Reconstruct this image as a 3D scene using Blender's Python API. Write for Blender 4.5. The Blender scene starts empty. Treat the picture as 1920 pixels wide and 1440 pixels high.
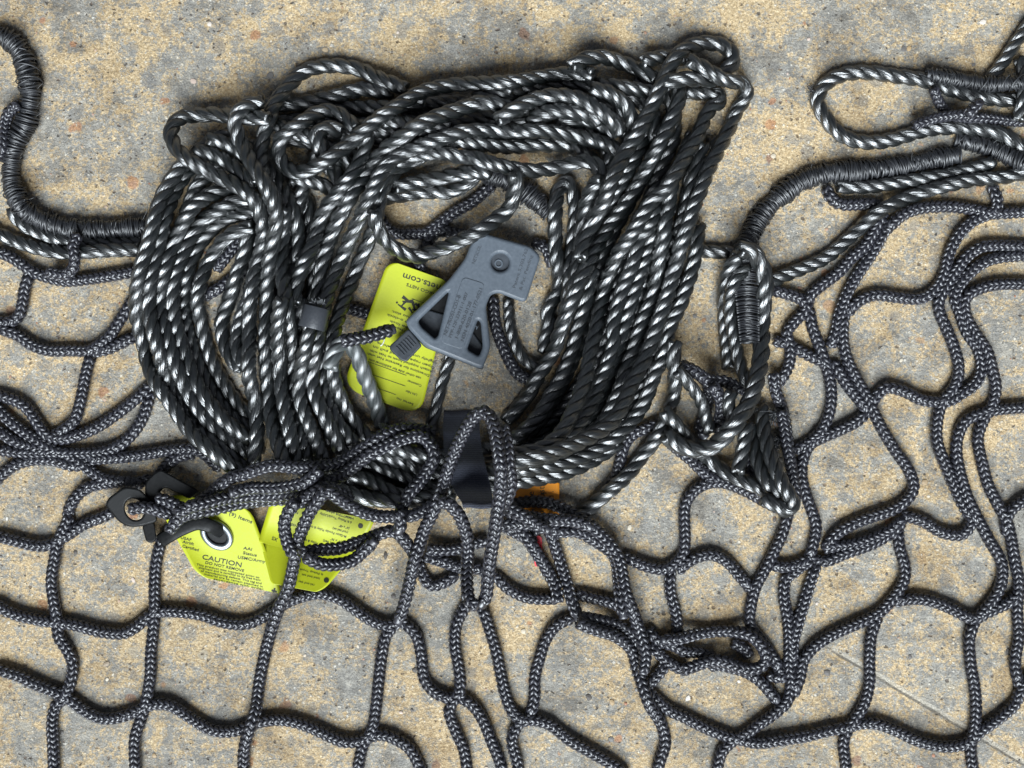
import bpy, math, random
import numpy as np
random.seed(7); rng = np.random.default_rng(7)
C = bpy.context.scene.collection
S = 0.0004            # metres per photograph unit on the ground
H = 2750.0            # camera height in the same units (1.1 m)

# ------------------------------------------------------------------ basics
def W(x, y, z):
    """plan position on the ground picture + height -> world metres"""
    k = (H - z) / H
    return np.stack([(x - 960.0) * k * S, (720.0 - y) * k * S, np.asarray(z, float) * S + 0 * x], -1)

def P(s):
    return np.array([[float(v) for v in t.split(',')] for t in s.split()])

def tag(o, label, cat, group=None, kind=None):
    if label: o['label'] = label
    if cat: o['category'] = cat
    if group: o['group'] = group
    if kind: o['kind'] = kind
    return o

def thing(name, label, cat, px, py, z=0, group=None):
    o = bpy.data.objects.new(name, None); C.objects.link(o)
    o.empty_display_size = 0.02
    o.location = W(np.float64(px), np.float64(py), z)
    o.rotation_euler = (0, 0, 0)
    return tag(o, label, cat, group)

def link(name, me, mat, parent=None):
    o = bpy.data.objects.new(name, me); C.objects.link(o)
    if mat and not me.materials: me.materials.append(mat)
    if parent is not None:
        o.parent = parent
        o.matrix_parent_inverse.identity()
        o.location = -parent.location if parent.parent is None else (0, 0, 0)
    return o

class MB:
    """vertex / quad / tri collector -> one mesh"""
    def __init__(s): s.v, s.q, s.t, s.uq, s.n = [], [], [], [], 0
    def add(s, v, quads=None, tris=None, uvq=None):
        v = np.asarray(v, np.float32).reshape(-1, 3)
        if quads is not None and len(quads):
            s.q.append(np.asarray(quads).reshape(-1, 4) + s.n)
            s.uq.append(np.zeros((len(s.q[-1]), 4, 2), np.float32) if uvq is None else uvq.reshape(-1, 4, 2))
        if tris is not None and len(tris): s.t.append(np.asarray(tris).reshape(-1, 3) + s.n)
        s.v.append(v); s.n += len(v)
    def tube(s, c, N, B, ru, rv, sides, u=None, cap=True, tw=0.0):
        n = len(c); a = np.arange(sides) * 2 * np.pi / sides
        ru = np.broadcast_to(np.asarray(ru, float), (n,)); rv = np.broadcast_to(np.asarray(rv, float), (n,))
        v = c[:, None] + N[:, None] * (np.cos(a)[None, :, None] * ru[:, None, None]) + B[:, None] * (np.sin(a)[None, :, None] * rv[:, None, None])
        i = np.arange(n - 1)[:, None]; j = np.arange(sides)[None]; jn = (j + 1) % sides
        q = np.stack([i * sides + j, i * sides + jn, (i + 1) * sides + jn, (i + 1) * sides + j], -1)
        if u is None: u = np.arange(n) * 1.0
        U = u[:, None] + 0 * j
        va, vb = (j / sides) + 0 * i, ((j + 1) / sides) + 0 * i
        Ua, Ub = np.broadcast_to(u[:-1, None], va.shape), np.broadcast_to(u[1:, None], va.shape)
        uv = np.stack([np.stack([Ua, va + tw * Ua], -1), np.stack([Ua, vb + tw * Ua], -1),
                       np.stack([Ub, vb + tw * Ub], -1), np.stack([Ub, va + tw * Ub], -1)], 2)
        vv = v.reshape(-1, 3); tr = None
        if cap:
            m = len(vv); vv = np.concatenate([vv, c[:1], c[-1:]])
            k = np.arange(sides); kn = (k + 1) % sides; b = (n - 1) * sides
            tr = np.concatenate([np.stack([kn, k, np.full(sides, m)], -1), np.stack([b + k, b + kn, np.full(sides, m + 1)], -1)])
        s.add(vv, q, tr, uv)
    def build(s, name, mat, parent=None, smooth=True):
        me = bpy.data.meshes.new(name)
        v = np.concatenate(s.v)
        q = np.concatenate(s.q) if s.q else np.zeros((0, 4), int)
        t = np.concatenate(s.t) if s.t else np.zeros((0, 3), int)
        me.vertices.add(len(v)); me.vertices.foreach_set('co', v.ravel())
        lp = np.concatenate([q.ravel(), t.ravel()]).astype(np.int32)
        me.loops.add(len(lp)); me.loops.foreach_set('vertex_index', lp)
        st = np.concatenate([np.arange(len(q)) * 4, len(q) * 4 + np.arange(len(t)) * 3]).astype(np.int32)
        me.polygons.add(len(st)); me.polygons.foreach_set('loop_start', st)
        me.update(calc_edges=True); me.validate()
        if s.q:
            uv = me.uv_layers.new(name='UVMap')
            d = np.concatenate([np.concatenate(s.uq).reshape(-1, 2), np.zeros((len(t) * 3, 2), np.float32)])
            if len(uv.data) == len(d): uv.data.foreach_set('uv', d.astype(np.float32).ravel())
        me.polygons.foreach_set('use_smooth', np.full(len(me.polygons), smooth))
        return link(name, me, mat, parent)

# ------------------------------------------------------------------ materials
def mat(name):
    m = bpy.data.materials.new(name); m.use_nodes = True
    nt = m.node_tree
    return m, nt, nt.nodes['Principled BSDF'], nt.nodes, nt.links

def ramp(N, L, src, stops, interp='LINEAR'):
    r = N.new('ShaderNodeValToRGB'); r.color_ramp.interpolation = interp
    e = r.color_ramp.elements
    while len(e) < len(stops): e.new(0.5)
    for k, (p, c) in enumerate(stops):
        e[k].position = p; e[k].color = (*c, 1) if len(c) == 3 else c
    L.new(src, r.inputs[0]); return r

def g(v): return (v, v, v)

def rope_mat(name, col, rough, dens=9.0, aniso=0.0, bump=0.5, spec=0.5, vary=0.35, ior=1.5, dist=0.0006):
    m, nt, b, N, L = mat(name); b.inputs['IOR'].default_value = ior
    uv = N.new('ShaderNodeUVMap'); uv.uv_map = 'UVMap'
    mp = N.new('ShaderNodeMapping'); mp.inputs['Scale'].default_value = (0.035, dens, 1)
    L.new(uv.outputs[0], mp.inputs[0])
    nz = N.new('ShaderNodeTexNoise'); nz.inputs['Scale'].default_value = 1.0; nz.inputs['Detail'].default_value = 3
    L.new(mp.outputs[0], nz.inputs['Vector'])
    bp = N.new('ShaderNodeBump'); bp.inputs['Strength'].default_value = bump; bp.inputs['Distance'].default_value = dist
    L.new(nz.outputs[0], bp.inputs['Height']); L.new(bp.outputs[0], b.inputs['Normal'])
    lo = tuple(c * (1 - vary) for c in col); hi = tuple(c * (1 + vary) for c in col)
    r = ramp(N, L, nz.outputs[0], [(0.35, lo), (0.65, hi)])
    L.new(r.outputs[0], b.inputs['Base Color'])
    rr = ramp(N, L, nz.outputs[0], [(0.3, g(rough * 0.8)), (0.7, g(rough * 1.25))])
    L.new(rr.outputs[0], b.inputs['Roughness'])
    b.inputs['Specular IOR Level'].default_value = spec
    if aniso:
        b.inputs['Anisotropic'].default_value = aniso
        tg = N.new('ShaderNodeTangent'); tg.direction_type = 'UV_MAP'; tg.uv_map = 'UVMap'
        L.new(tg.outputs[0], b.inputs['Tangent']); b.inputs['Anisotropic Rotation'].default_value = 0.25
    return m

M_ROPE = rope_mat('twisted_polypropylene', (0.004, 0.0056, 0.0056), 0.33, 13, 0.4, 1.0, 0.5, 0.5, 2.35, 0.0011)
M_TAIL = rope_mat('worn_lit_silvery_rope', (0.055, 0.062, 0.062), 0.45, 9, 0.7, 0.6, 0.5, 0.45, 2.1)  # pale colour holds both wear and the light falling on the tail
M_CORD = rope_mat('braided_nylon', (0.021, 0.021, 0.028), 0.40, 5, 0.3, 0.5, 0.5, 0.4, 1.8)
M_WHIP = rope_mat('whipping_thread', (0.011, 0.012, 0.015), 0.50, 4, 0.3, 0.4, 0.5, 0.4, 1.9)
M_CORE = rope_mat('cord_core', (0.004, 0.004, 0.005), 0.8, 3, 0.0, 0.2, 0.2)

def plain(name, col, rough=0.4, metal=0.0, nscale=300.0, nb=0.05, vary=0.12, spec=0.5):
    m, nt, b, N, L = mat(name)
    tc = N.new('ShaderNodeTexCoord')
    nz = N.new('ShaderNodeTexNoise'); nz.inputs['Scale'].default_value = nscale; nz.inputs['Detail'].default_value = 4
    L.new(tc.outputs['Object'], nz.inputs['Vector'])
    r = ramp(N, L, nz.outputs[0], [(0.3, tuple(c * (1 - vary) for c in col)), (0.7, tuple(min(1, c * (1 + vary)) for c in col))])
    L.new(r.outputs[0], b.inputs['Base Color'])
    rr = ramp(N, L, nz.outputs[0], [(0.3, g(rough * 0.85)), (0.7, g(min(1, rough * 1.2)))])
    L.new(rr.outputs[0], b.inputs['Roughness'])
    bp = N.new('ShaderNodeBump'); bp.inputs['Strength'].default_value = nb; bp.inputs['Distance'].default_value = 0.0005
    L.new(nz.outputs[0], bp.inputs['Height']); L.new(bp.outputs[0], b.inputs['Normal'])
    b.inputs['Metallic'].default_value = metal; b.inputs['Specular IOR Level'].default_value = spec
    return m

M_GREY = plain('grey_plastic', (0.088, 0.104, 0.124), 0.34, 0, 500, 0.12, 0.08)
M_GREYT = plain('grey_plastic_letter_shade', (0.035, 0.042, 0.052), 0.5)  # darker than the lock body: shade of the letters put into their colour
M_TAB = plain('dark_grey_plastic', (0.030, 0.035, 0.042), 0.4)
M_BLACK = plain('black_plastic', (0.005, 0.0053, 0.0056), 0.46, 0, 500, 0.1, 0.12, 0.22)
M_BAND = plain('heat_shrink_band', (0.035, 0.038, 0.044), 0.38, 0, 900, 0.25)
M_YEL = plain('yellow_card', (0.40, 0.44, 0.010), 0.5, 0, 900, 0.04, 0.03)
M_EDGE = plain('card_edge', (0.8, 0.82, 0.55), 0.6)
M_INK = plain('black_ink', (0.020, 0.022, 0.012), 0.6)
M_ORG = plain('orange_card', (0.85, 0.30, 0.015), 0.5, 0, 900, 0.04, 0.03)
M_RED = plain('red_card', (0.60, 0.015, 0.03), 0.45)
M_STEEL = plain('grommet_steel', (0.36, 0.39, 0.41), 0.38, 1.0)
M_WHITE = plain('clear_filament', (0.55, 0.56, 0.55), 0.3)
M_FRAY = plain('frayed_fibre', (0.20, 0.21, 0.22), 0.3)

def velcro():
    m, nt, b, N, L = mat('hook_and_loop_fabric')
    tc = N.new('ShaderNodeTexCoord')
    wv = N.new('ShaderNodeTexWave'); wv.bands_direction = 'Y'; wv.inputs['Scale'].default_value = 240; wv.inputs['Distortion'].default_value = 4.0
    wv.inputs['Detail'].default_value = 2; wv.inputs['Detail Scale'].default_value = 3
    L.new(tc.outputs['Object'], wv.inputs['Vector'])
    nz = N.new('ShaderNodeTexNoise'); nz.inputs['Scale'].default_value = 1800; L.new(tc.outputs['Object'], nz.inputs['Vector'])
    mx = N.new('ShaderNodeMath'); mx.operation = 'ADD'; wm = N.new('ShaderNodeMath'); wm.operation = 'MULTIPLY'; wm.inputs[1].default_value = 0.35; L.new(wv.outputs['Fac'], wm.inputs[0]); L.new(wm.outputs[0], mx.inputs[0]); L.new(nz.outputs[0], mx.inputs[1])
    r = ramp(N, L, mx.outputs[0], [(0.4, (0.022, 0.025, 0.036)), (0.85, (0.075, 0.082, 0.110))])
    L.new(r.outputs[0], b.inputs['Base Color']); b.inputs['Roughness'].default_value = 0.95
    b.inputs['Sheen Weight'].default_value = 0.4; b.inputs['Specular IOR Level'].default_value = 0.2
    bp = N.new('ShaderNodeBump'); bp.inputs['Strength'].default_value = 0.6; bp.inputs['Distance'].default_value = 0.0005
    L.new(mx.outputs[0], bp.inputs['Height']); L.new(bp.outputs[0], b.inputs['Normal'])
    return m
M_VEL = velcro()

def ground_mat():
    m, nt, b, N, L = mat('weathered_concrete')
    tc = N.new('ShaderNodeTexCoord'); V = tc.outputs['Object']
    def noise(sc, det=4, ro=0.6, dist=0.0, off=0):
        n = N.new('ShaderNodeTexNoise'); n.inputs['Scale'].default_value = sc; n.inputs['Detail'].default_value = det
        n.inputs['Roughness'].default_value = ro; n.inputs['Distortion'].default_value = dist
        if off:
            mp = N.new('ShaderNodeMapping'); mp.inputs['Location'].default_value = (off, off * 1.7, off * 0.3)
            L.new(V, mp.inputs[0]); L.new(mp.outputs[0], n.inputs['Vector'])
        else: L.new(V, n.inputs['Vector'])
        return n.outputs[0]
    def mix(f, a, c, mode='MIX'):
        x = N.new('ShaderNodeMix'); x.data_type = 'RGBA'; x.blend_type = mode
        for s, sock in ((f, 0), (a, 6), (c, 7)):
            if isinstance(s, (int, float)): x.inputs[sock].default_value = s
            elif isinstance(s, tuple): x.inputs[sock].default_value = (*s, 1)
            else: L.new(s, x.inputs[sock])
        return x.outputs[2]
    def math2(op, a, c):
        x = N.new('ShaderNodeMath'); x.operation = op
        for k, s in enumerate((a, c)):
            if isinstance(s, (int, float)): x.inputs[k].default_value = s
            else: L.new(s, x.inputs[k])
        return x.outputs[0]
    grey = ramp(N, L, noise(150, 7, 0.75), [(0.28, (0.115, 0.11, 0.10)), (0.5, (0.245, 0.232, 0.205)), (0.72, (0.43, 0.40, 0.34))]).outputs[0]
    gold = ramp(N, L, noise(420, 4, 0.75, 0, 3), [(0.28, (0.23, 0.15, 0.07)), (0.5, (0.45, 0.335, 0.19)), (0.72, (0.70, 0.57, 0.37))]).outputs[0]
    big = noise(14, 3, 0.55, 0.3, 5); mid = noise(62, 5, 0.72, 0.4, 8); fine = noise(330, 4, 0.72, 0.2, 11)
    f = math2('ADD', math2('MULTIPLY', big, 0.45), math2('ADD', math2('MULTIPLY', mid, 0.65), math2('MULTIPLY', fine, 0.65)))
    fm = ramp(N, L, f, [(0.825, g(0)), (0.93, g(1))]).outputs[0]
    col = mix(fm, grey, gold)
    def stones(scale, off, thr, colours, col, keep, soft=0.06, op=0.8, warp=0.5):
        mp = N.new('ShaderNodeMapping'); mp.inputs['Location'].default_value = (off, off * 0.7, 0); L.new(V, mp.inputs[0])
        wn = N.new('ShaderNodeTexNoise'); wn.inputs['Scale'].default_value = scale * 1.1; wn.inputs['Detail'].default_value = 4; L.new(V, wn.inputs['Vector'])
        va = N.new('ShaderNodeVectorMath'); va.operation = 'SCALE'; va.inputs['Scale'].default_value = warp / scale
        L.new(wn.outputs['Color'], va.inputs[0])
        ad = N.new('ShaderNodeVectorMath'); ad.operation = 'ADD'; L.new(mp.outputs[0], ad.inputs[0]); L.new(va.outputs[0], ad.inputs[1])
        vo = N.new('ShaderNodeTexVoronoi'); vo.voronoi_dimensions = '2D'; vo.inputs['Scale'].default_value = scale; L.new(ad.outputs[0], vo.inputs['Vector'])
        sp = N.new('ShaderNodeSeparateColor'); L.new(vo.outputs['Color'], sp.inputs[0])
        pick = math2('GREATER_THAN', sp.outputs[0], keep)
        size = math2('MULTIPLY', math2('POWER', sp.outputs[1], 0.7), thr)
        msk = ramp(N, L, math2('SUBTRACT', size, vo.outputs['Distance']), [(0.0, g(0)), (soft, g(1))]).outputs[0]
        msk = math2('MULTIPLY', msk, pick)
        sc = ramp(N, L, sp.outputs[2], colours).outputs[0]
        return mix(math2('MULTIPLY', msk, op), col, sc), msk
    col, m1 = stones(75, 0.37, 0.50, [(0.0, (0.145, 0.145, 0.14)), (0.45, (0.23, 0.22, 0.20)), (0.8, (0.17, 0.165, 0.155)), (1.0, (0.33, 0.30, 0.24))], col, 0.55, 0.16, 0.62, 0.9)
    col, m2 = stones(44, 1.91, 0.24, [(0.0, (0.30, 0.12, 0.055)), (0.5, (0.40, 0.20, 0.09)), (0.8, (0.42, 0.29, 0.15)), (1.0, (0.20, 0.09, 0.06))], col, 0.86, 0.05, 0.7, 0.8)
    col, m3 = stones(330, 4.3, 0.42, [(0.0, (0.52, 0.47, 0.37)), (0.5, (0.64, 0.61, 0.54)), (1.0, (0.48, 0.36, 0.20))], col, 0.80, 0.2, 0.7, 1.2)
    col, m4 = stones(240, 7.7, 0.34, [(0.0, (0.035, 0.03, 0.027)), (1.0, (0.12, 0.075, 0.05))], col, 0.87, 0.15, 0.75, 1.2)
    # two long pale scratches towards the lower right corner
    def scratch(x0, y0, x1, y1, wd, c, col):
        p0 = ((x0 - 960) * S, (720 - y0) * S); p1 = ((x1 - 960) * S, (720 - y1) * S)
        ang = math.atan2(p1[1] - p0[1], p1[0] - p0[0]); ln_ = math.hypot(p1[0] - p0[0], p1[1] - p0[1])
        mp = N.new('ShaderNodeMapping'); mp.vector_type = 'TEXTURE'
        mp.inputs['Location'].default_value = (p0[0], p0[1], 0); mp.inputs['Rotation'].default_value = (0, 0, ang); L.new(V, mp.inputs[0])
        sx = N.new('ShaderNodeSeparateXYZ'); L.new(mp.outputs[0], sx.inputs[0])
        yy = math2('ADD', sx.outputs[1], math2('MULTIPLY', math2('SUBTRACT', mid, 0.5), 0.0022))
        ay = N.new('ShaderNodeMath'); ay.operation = 'ABSOLUTE'; L.new(yy, ay.inputs[0])
        a = ramp(N, L, math2('DIVIDE', ay.outputs[0], wd * S), [(0.5, g(1)), (1.0, g(0))]).outputs[0]
        a = math2('MULTIPLY', a, math2('MULTIPLY', math2('GREATER_THAN', sx.outputs[0], 0.0), math2('LESS_THAN', sx.outputs[0], ln_)))
        a = math2('MULTIPLY', a, ramp(N, L, fine, [(0.3, g(0.35)), (0.6, g(0.95))]).outputs[0])
        return mix(a, col, c), a
    col, s1 = scratch(1560, 1215, 1990, 1470, 6, (0.42, 0.385, 0.32), col)
    col, s2 = scratch(1568, 1225, 1990, 1477, 3, (0.09, 0.08, 0.065), col)
    col, s3 = scratch(1500, 1185, 1780, 1350, 2.5, (0.14, 0.125, 0.10), col)
    grime = ramp(N, L, noise(5.0, 3, 0.5, 0.5, 21), [(0.35, g(0.86)), (0.62, g(1.03))]).outputs[0]
    col = mix(1.0, col, grime, 'MULTIPLY')
    grain = ramp(N, L, noise(850, 3, 0.8, 0, 51), [(0.30, g(0.38)), (0.48, g(0.92)), (0.70, g(1.6))]).outputs[0]
    col = mix(0.85, col, grain, 'MULTIPLY')
    blot = ramp(N, L, noise(26, 4, 0.65, 0.6, 71), [(0.36, (0.66, 0.62, 0.57)), (0.52, (1.0, 1.0, 1.0)), (0.70, (1.14, 1.10, 1.03))]).outputs[0]
    col = mix(0.8, col, blot, 'MULTIPLY')
    L.new(col, b.inputs['Base Color'])
    L.new(ramp(N, L, mid, [(0.3, g(0.55)), (0.7, g(0.85))]).outputs[0], b.inputs['Roughness'])
    b.inputs['Specular IOR Level'].default_value = 0.45
    hgt = math2('ADD', math2('MULTIPLY', noise(420, 5, 0.7, 0, 31), 0.8), math2('ADD', math2('MULTIPLY', noise(95, 4, 0.6, 0, 41), 0.9), math2('MULTIPLY', m4, -0.5)))
    hgt = math2('ADD', hgt, math2('MULTIPLY', m3, 0.25))
    bp = N.new('ShaderNodeBump'); bp.inputs['Strength'].default_value = 0.75; bp.inputs['Distance'].default_value = 0.0020
    L.new(hgt, bp.inputs['Height']); L.new(bp.outputs[0], b.inputs['Normal'])
    return m

# ------------------------------------------------------------------ height map used to lay rope on rope
GX0, GY0, GR = -120, -120, 2
HM = np.zeros((int(2160 / GR), int(1680 / GR)))
def hm_idx(x, y):
    return (np.clip(((x - GX0) / GR).astype(int), 0, HM.shape[0] - 1), np.clip(((y - GY0) / GR).astype(int), 0, HM.shape[1] - 1))

def catmull(p, ds):
    q = np.vstack([2 * p[0] - p[1], p, 2 * p[-1] - p[-2]])
    out = []
    for i in range(1, len(q) - 2):
        p0, p1, p2, p3 = q[i - 1], q[i], q[i + 1], q[i + 2]
        t = np.linspace(0, 1, 14, endpoint=False)[:, None]
        out.append(0.5 * ((2 * p1) + (-p0 + p2) * t + (2 * p0 - 5 * p1 + 4 * p2 - p3) * t ** 2 + (-p0 + 3 * p1 - 3 * p2 + p3) * t ** 3))
    out.append(p[-1:]); c = np.vstack(out)
    d = np.r_[0, np.cumsum(np.linalg.norm(np.diff(c[:, :2], axis=0), axis=1))]
    n = max(4, int(d[-1] / ds) + 1); s = np.linspace(0, d[-1], n)
    return np.stack([np.interp(s, d, c[:, k]) for k in range(c.shape[1])], -1), s

def gauss(z, sig):
    n = int(sig * 3); k = np.exp(-0.5 * (np.arange(-n, n + 1) / sig) ** 2); k /= k.sum()
    return np.convolve(np.r_[np.full(n, z[0]), z, np.full(n, z[-1])], k, 'valid')

_ph = rng.uniform(0, 6.28, 8)
def field(x, y):
    return (np.sin(x * 0.021 + y * 0.008 + _ph[0]) + np.sin(y * 0.019 - x * 0.011 + _ph[1]) + 0.7 * np.sin(x * 0.037 + y * 0.031 + _ph[2])) / 2.7

def lay(p, r, mode='d', lift=0.0, ds=4.0, sink=0.5):
    c, s = catmull(p[:, :2], ds)
    x, y = c[:, 0], c[:, 1]
    if mode == 'f':
        e = np.minimum(s, s[-1] - s); z = r * 0.95 + 1.2 * (1 + field(x, y)) + lift - 0.55 * r * np.exp(-(e / 9.0) ** 2)
    else:
        req = np.full(len(x), 0.0)
        for a in range(8):
            for f in (0.0, 0.25, sink):
                i, j = hm_idx(x + r * f * math.cos(a * math.pi / 4), y + r * f * math.sin(a * math.pi / 4))
                req = np.maximum(req, HM[i, j])
        req = req + r * 0.88
        env = req.copy(); sl = 0.55 * ds
        for k in range(1, len(env)): env[k] = max(env[k], env[k - 1] - sl)
        for k in range(len(env) - 2, -1, -1): env[k] = max(env[k], env[k + 1] - sl)
        z = gauss(env, 16 / ds) + lift
    d = np.arange(-int(r / GR) - 1, int(r / GR) + 2)
    dx, dy = np.meshgrid(d * GR, d * GR, indexing='ij'); rr = dx ** 2 + dy ** 2; ok = rr < r * r
    dx, dy, rr = dx[ok], dy[ok], rr[ok]
    for k in range(len(x)):
        i, j = hm_idx(x[k] + dx, y[k] + dy)
        np.maximum.at(HM, (i, j), z[k] + np.sqrt(r * r - rr) * 0.95)
    return np.stack([x, y, z], -1), s

def frames(c):
    w = W(c[:, 0], c[:, 1], c[:, 2])
    T = np.gradient(w, axis=0); T /= np.linalg.norm(T, axis=1, keepdims=True) + 1e-12
    up = np.array([0, 0, 1.0])
    Nn = np.cross(up, T); nn = np.linalg.norm(Nn, axis=1, keepdims=True)
    Nn /= np.maximum(nn, 1e-6)
    B = np.cross(T, Nn)
    return w, T, Nn, B

# ------------------------------------------------------------------ rope kinds
def twisted(p, r, name, parent, mode='d', pitch=None, lift=0, m=None, sink=0.5, tight=1.0, ret=False):
    c, s = lay(p, r, mode, lift, 4.0, sink)
    w, T, N, B = frames(c)
    pitch = pitch or r * 5.2
    mb = MB(); ph = rng.uniform(0, 6.28); rs, hr = r * 0.52 * S, r * 0.50 * S
    wob = gauss(rng.normal(0, 1, len(s)), 8) * 1.2
    for k in range(3):
        a = 2 * np.pi * s / pitch + ph + k * 2 * np.pi / 3 + wob
        rad = N * np.cos(a)[:, None] + B * np.sin(a)[:, None]
        cc = w + rad * hr
        tt = np.gradient(cc, axis=0); tt /= np.linalg.norm(tt, axis=1, keepdims=True)
        n1 = np.cross(rad, tt); n1 /= np.linalg.norm(n1, axis=1, keepdims=True)
        b1 = np.cross(tt, n1)
        mb.tube(cc, n1, b1, rs * 1.06, rs * 0.95, 9, u=s + k * 137.0 + rng.uniform(0, 999), tw=0.016)
    o = mb.build(name, m or M_ROPE, parent)
    return (o, c) if ret else o

_ST = None
def stitch_template():
    sides = 6; a = np.arange(sides) * 2 * np.pi / sides
    v = [(-1.0, 0, 0)]
    for t, f in ((-0.62, 0.74), (0.0, 1.0), (0.62, 0.74)):
        for k in a: v.append((t, math.cos(k) * f, math.sin(k) * f))
    v.append((1.0, 0, 0)); v = np.array(v); q = []; tr = []
    for ring in range(2):
        for k in range(sides): q.append((1 + ring * sides + k, 1 + ring * sides + (k + 1) % sides, 1 + (ring + 1) * sides + (k + 1) % sides, 1 + (ring + 1) * sides + k))
    for k in range(sides):
        tr.append((0, 1 + (k + 1) % sides, 1 + k)); tr.append((len(v) - 1, 1 + 2 * sides + k, 1 + 2 * sides + (k + 1) % sides))
    return v, np.array(q), np.array(tr)
ST_V, ST_Q, ST_T = stitch_template()

def braided(p, r, name, parent, mode='f', lift=0, cols=8, pit=None, sink=0.5, m=None, skip=True):
    c, s = lay(p, r, mode, lift, 4.0, sink)
    w, T, N, B = frames(c)
    mb = MB(); mb.tube(w, N, B, r * 0.74 * S, r * 0.74 * S, 8, u=s)
    pit = pit or r * 0.90; L = s[-1]
    n = max(1, int(L / pit)); jj = np.arange(n) * pit + pit * 0.5
    th0 = rng.uniform(0, 6.28); tw = rng.normal(0, 0.0012)
    SS, TH, SG = [], [], []
    for k in range(cols):
        th = th0 + 2 * np.pi * k / cols + tw * jj
        if skip:
            keep = np.sin(th) > -0.80
        else: keep = np.ones(n, bool)
        SS.append(jj[keep]); TH.append(th[keep]); SG.append(np.full(keep.sum(), 1.0 if k % 2 else -1.0))
    SS, TH, SG = np.concatenate(SS), np.concatenate(TH), np.concatenate(SG)
    SS = SS + rng.normal(0, pit * 0.06, len(SS)); TH = TH + rng.normal(0, 0.03, len(TH))
    def at(A): return np.stack([np.interp(SS, s, A[:, k]) for k in range(3)], -1)
    w0, t0, n0, b0 = at(w), at(T), at(N), at(B)
    rad = n0 * np.cos(TH)[:, None] + b0 * np.sin(TH)[:, None]
    tang = -n0 * np.sin(TH)[:, None] + b0 * np.cos(TH)[:, None]
    # strand bundle slants across its column, dipping under its neighbours at both ends
    ang = 0.62
    d1 = t0 * math.cos(ang) + tang * (SG * math.sin(ang))[:, None]
    d2 = np.cross(rad, d1)
    cen = w0 + rad * (r * 0.80 * S)
    la, wa, ha = r * 0.78 * S, r * 0.31 * S, r * 0.25 * S
    jit = rng.uniform(0.9, 1.1, (len(SS), 1, 1))
    V = cen[:, None] + d1[:, None] * (ST_V[None, :, 0:1] * la) * jit + d2[:, None] * (ST_V[None, :, 1:2] * wa) + rad[:, None] * (ST_V[None, :, 2:3] * ha - (ST_V[None, :, 0:1] ** 2) * ha * 0.9)
    nb = len(ST_V); off = (np.arange(len(SS)) * nb)[:, None, None]
    uvq = None
    Q = (ST_Q[None] + off).reshape(-1, 4); TR = (ST_T[None] + off).reshape(-1, 3)
    uvt = np.stack([ST_V[:, 0] * 6, np.arctan2(ST_V[:, 2], ST_V[:, 1]) / 6.28], -1)
    uvq = (uvt[ST_Q][None] + rng.uniform(0, 50, (len(SS), 1, 1, 1))).reshape(-1, 4, 2)
    mb.add(V.reshape(-1, 3), Q, TR, uvq)
    return mb.build(name, m or M_CORD, parent)

def whipped(p, r, name, parent, mode='d', lift=0, th=1.6, sink=0.4, fr=None):
    """rope bound round with close turns of thread; two thread layers, uneven"""
    c, s = lay(p, r, mode, lift, 3.0, sink)
    w, T, N, B = frames(c)
    mb = MB()
    lump = 1 + 0.10 * gauss(rng.normal(0, 1, len(s)), 5) * 3
    e = np.minimum(s, s[-1] - s); lump = lump * (0.80 + 0.20 * np.clip(e / 22.0, 0, 1))
    for k in range(3):
        a = 2 * np.pi * s / (r * 4.6) + k * 2 * np.pi / 3
        rad = N * np.cos(a)[:, None] + B * np.sin(a)[:, None]
        mb.tube(w + rad * r * 0.44 * S, N, B, r * 0.50 * S * lump, r * 0.50 * S * lump, 9, u=s)
    for layer, (hand, pit, tk, am) in enumerate(((1, 5.2, 1.0, 1.5), (1, 7.9, 1.25, 3.0), (1, 11.5, 1.1, 4.0), (-1, 27.0, 0.9, 7.0))):
        t = np.arange(0, s[-1], pit / 16.0)
        a = hand * 2 * np.pi * t / pit + layer * 1.7
        tj = t + gauss(rng.normal(0, 1, len(t)), 12) * th * (8 + 3 * layer) + am * np.sin(a + 2.5 * gauss(rng.normal(0, 1, len(t)), 30) * 6)
        tj = np.clip(tj, 0, s[-1])
        def at(A): return np.stack([np.interp(tj, s, A[:, k]) for k in range(3)], -1)
        lw = np.interp(tj, s, lump)[:, None]
        rad = at(N) * np.cos(a)[:, None] + at(B) * np.sin(a)[:, None]
        cc = at(w) + rad * ((r * 0.90 + layer * 0.7) * S) * lw * (1 + 0.15 * gauss(rng.normal(0, 1, len(t)), 5)[:, None] * 3)
        tt = np.gradient(cc, axis=0); tt /= np.linalg.norm(tt, axis=1, keepdims=True) + 1e-12
        n1 = np.cross(rad, tt); n1 /= np.linalg.norm(n1, axis=1, keepdims=True) + 1e-12
        mb.tube(cc, n1, np.cross(tt, n1), th * tk * S, th * tk * S * 0.85, 5, u=t)
    for _ in range(int(s[-1] / 6)):
        q = rng.integers(2, len(s) - 2); an = rng.uniform(0, 3.14); l = rng.uniform(5, 15)
        d = N[q] * math.cos(an) + B[q] * math.sin(an); tt = np.linspace(0, 1, 5)[:, None]
        cc = w[q] + d * r * 0.9 * S + (d * 0.5 + T[q] * rng.normal(0, 1) + N[q] * rng.normal(0, .6)) * tt * l * S
        mb.tube(cc, np.repeat(B[q:q + 1], 5, 0), np.repeat(T[q:q + 1], 5, 0), 0.5 * S, 0.5 * S, 4)
    return mb.build(name, M_WHIP, parent)

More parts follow.
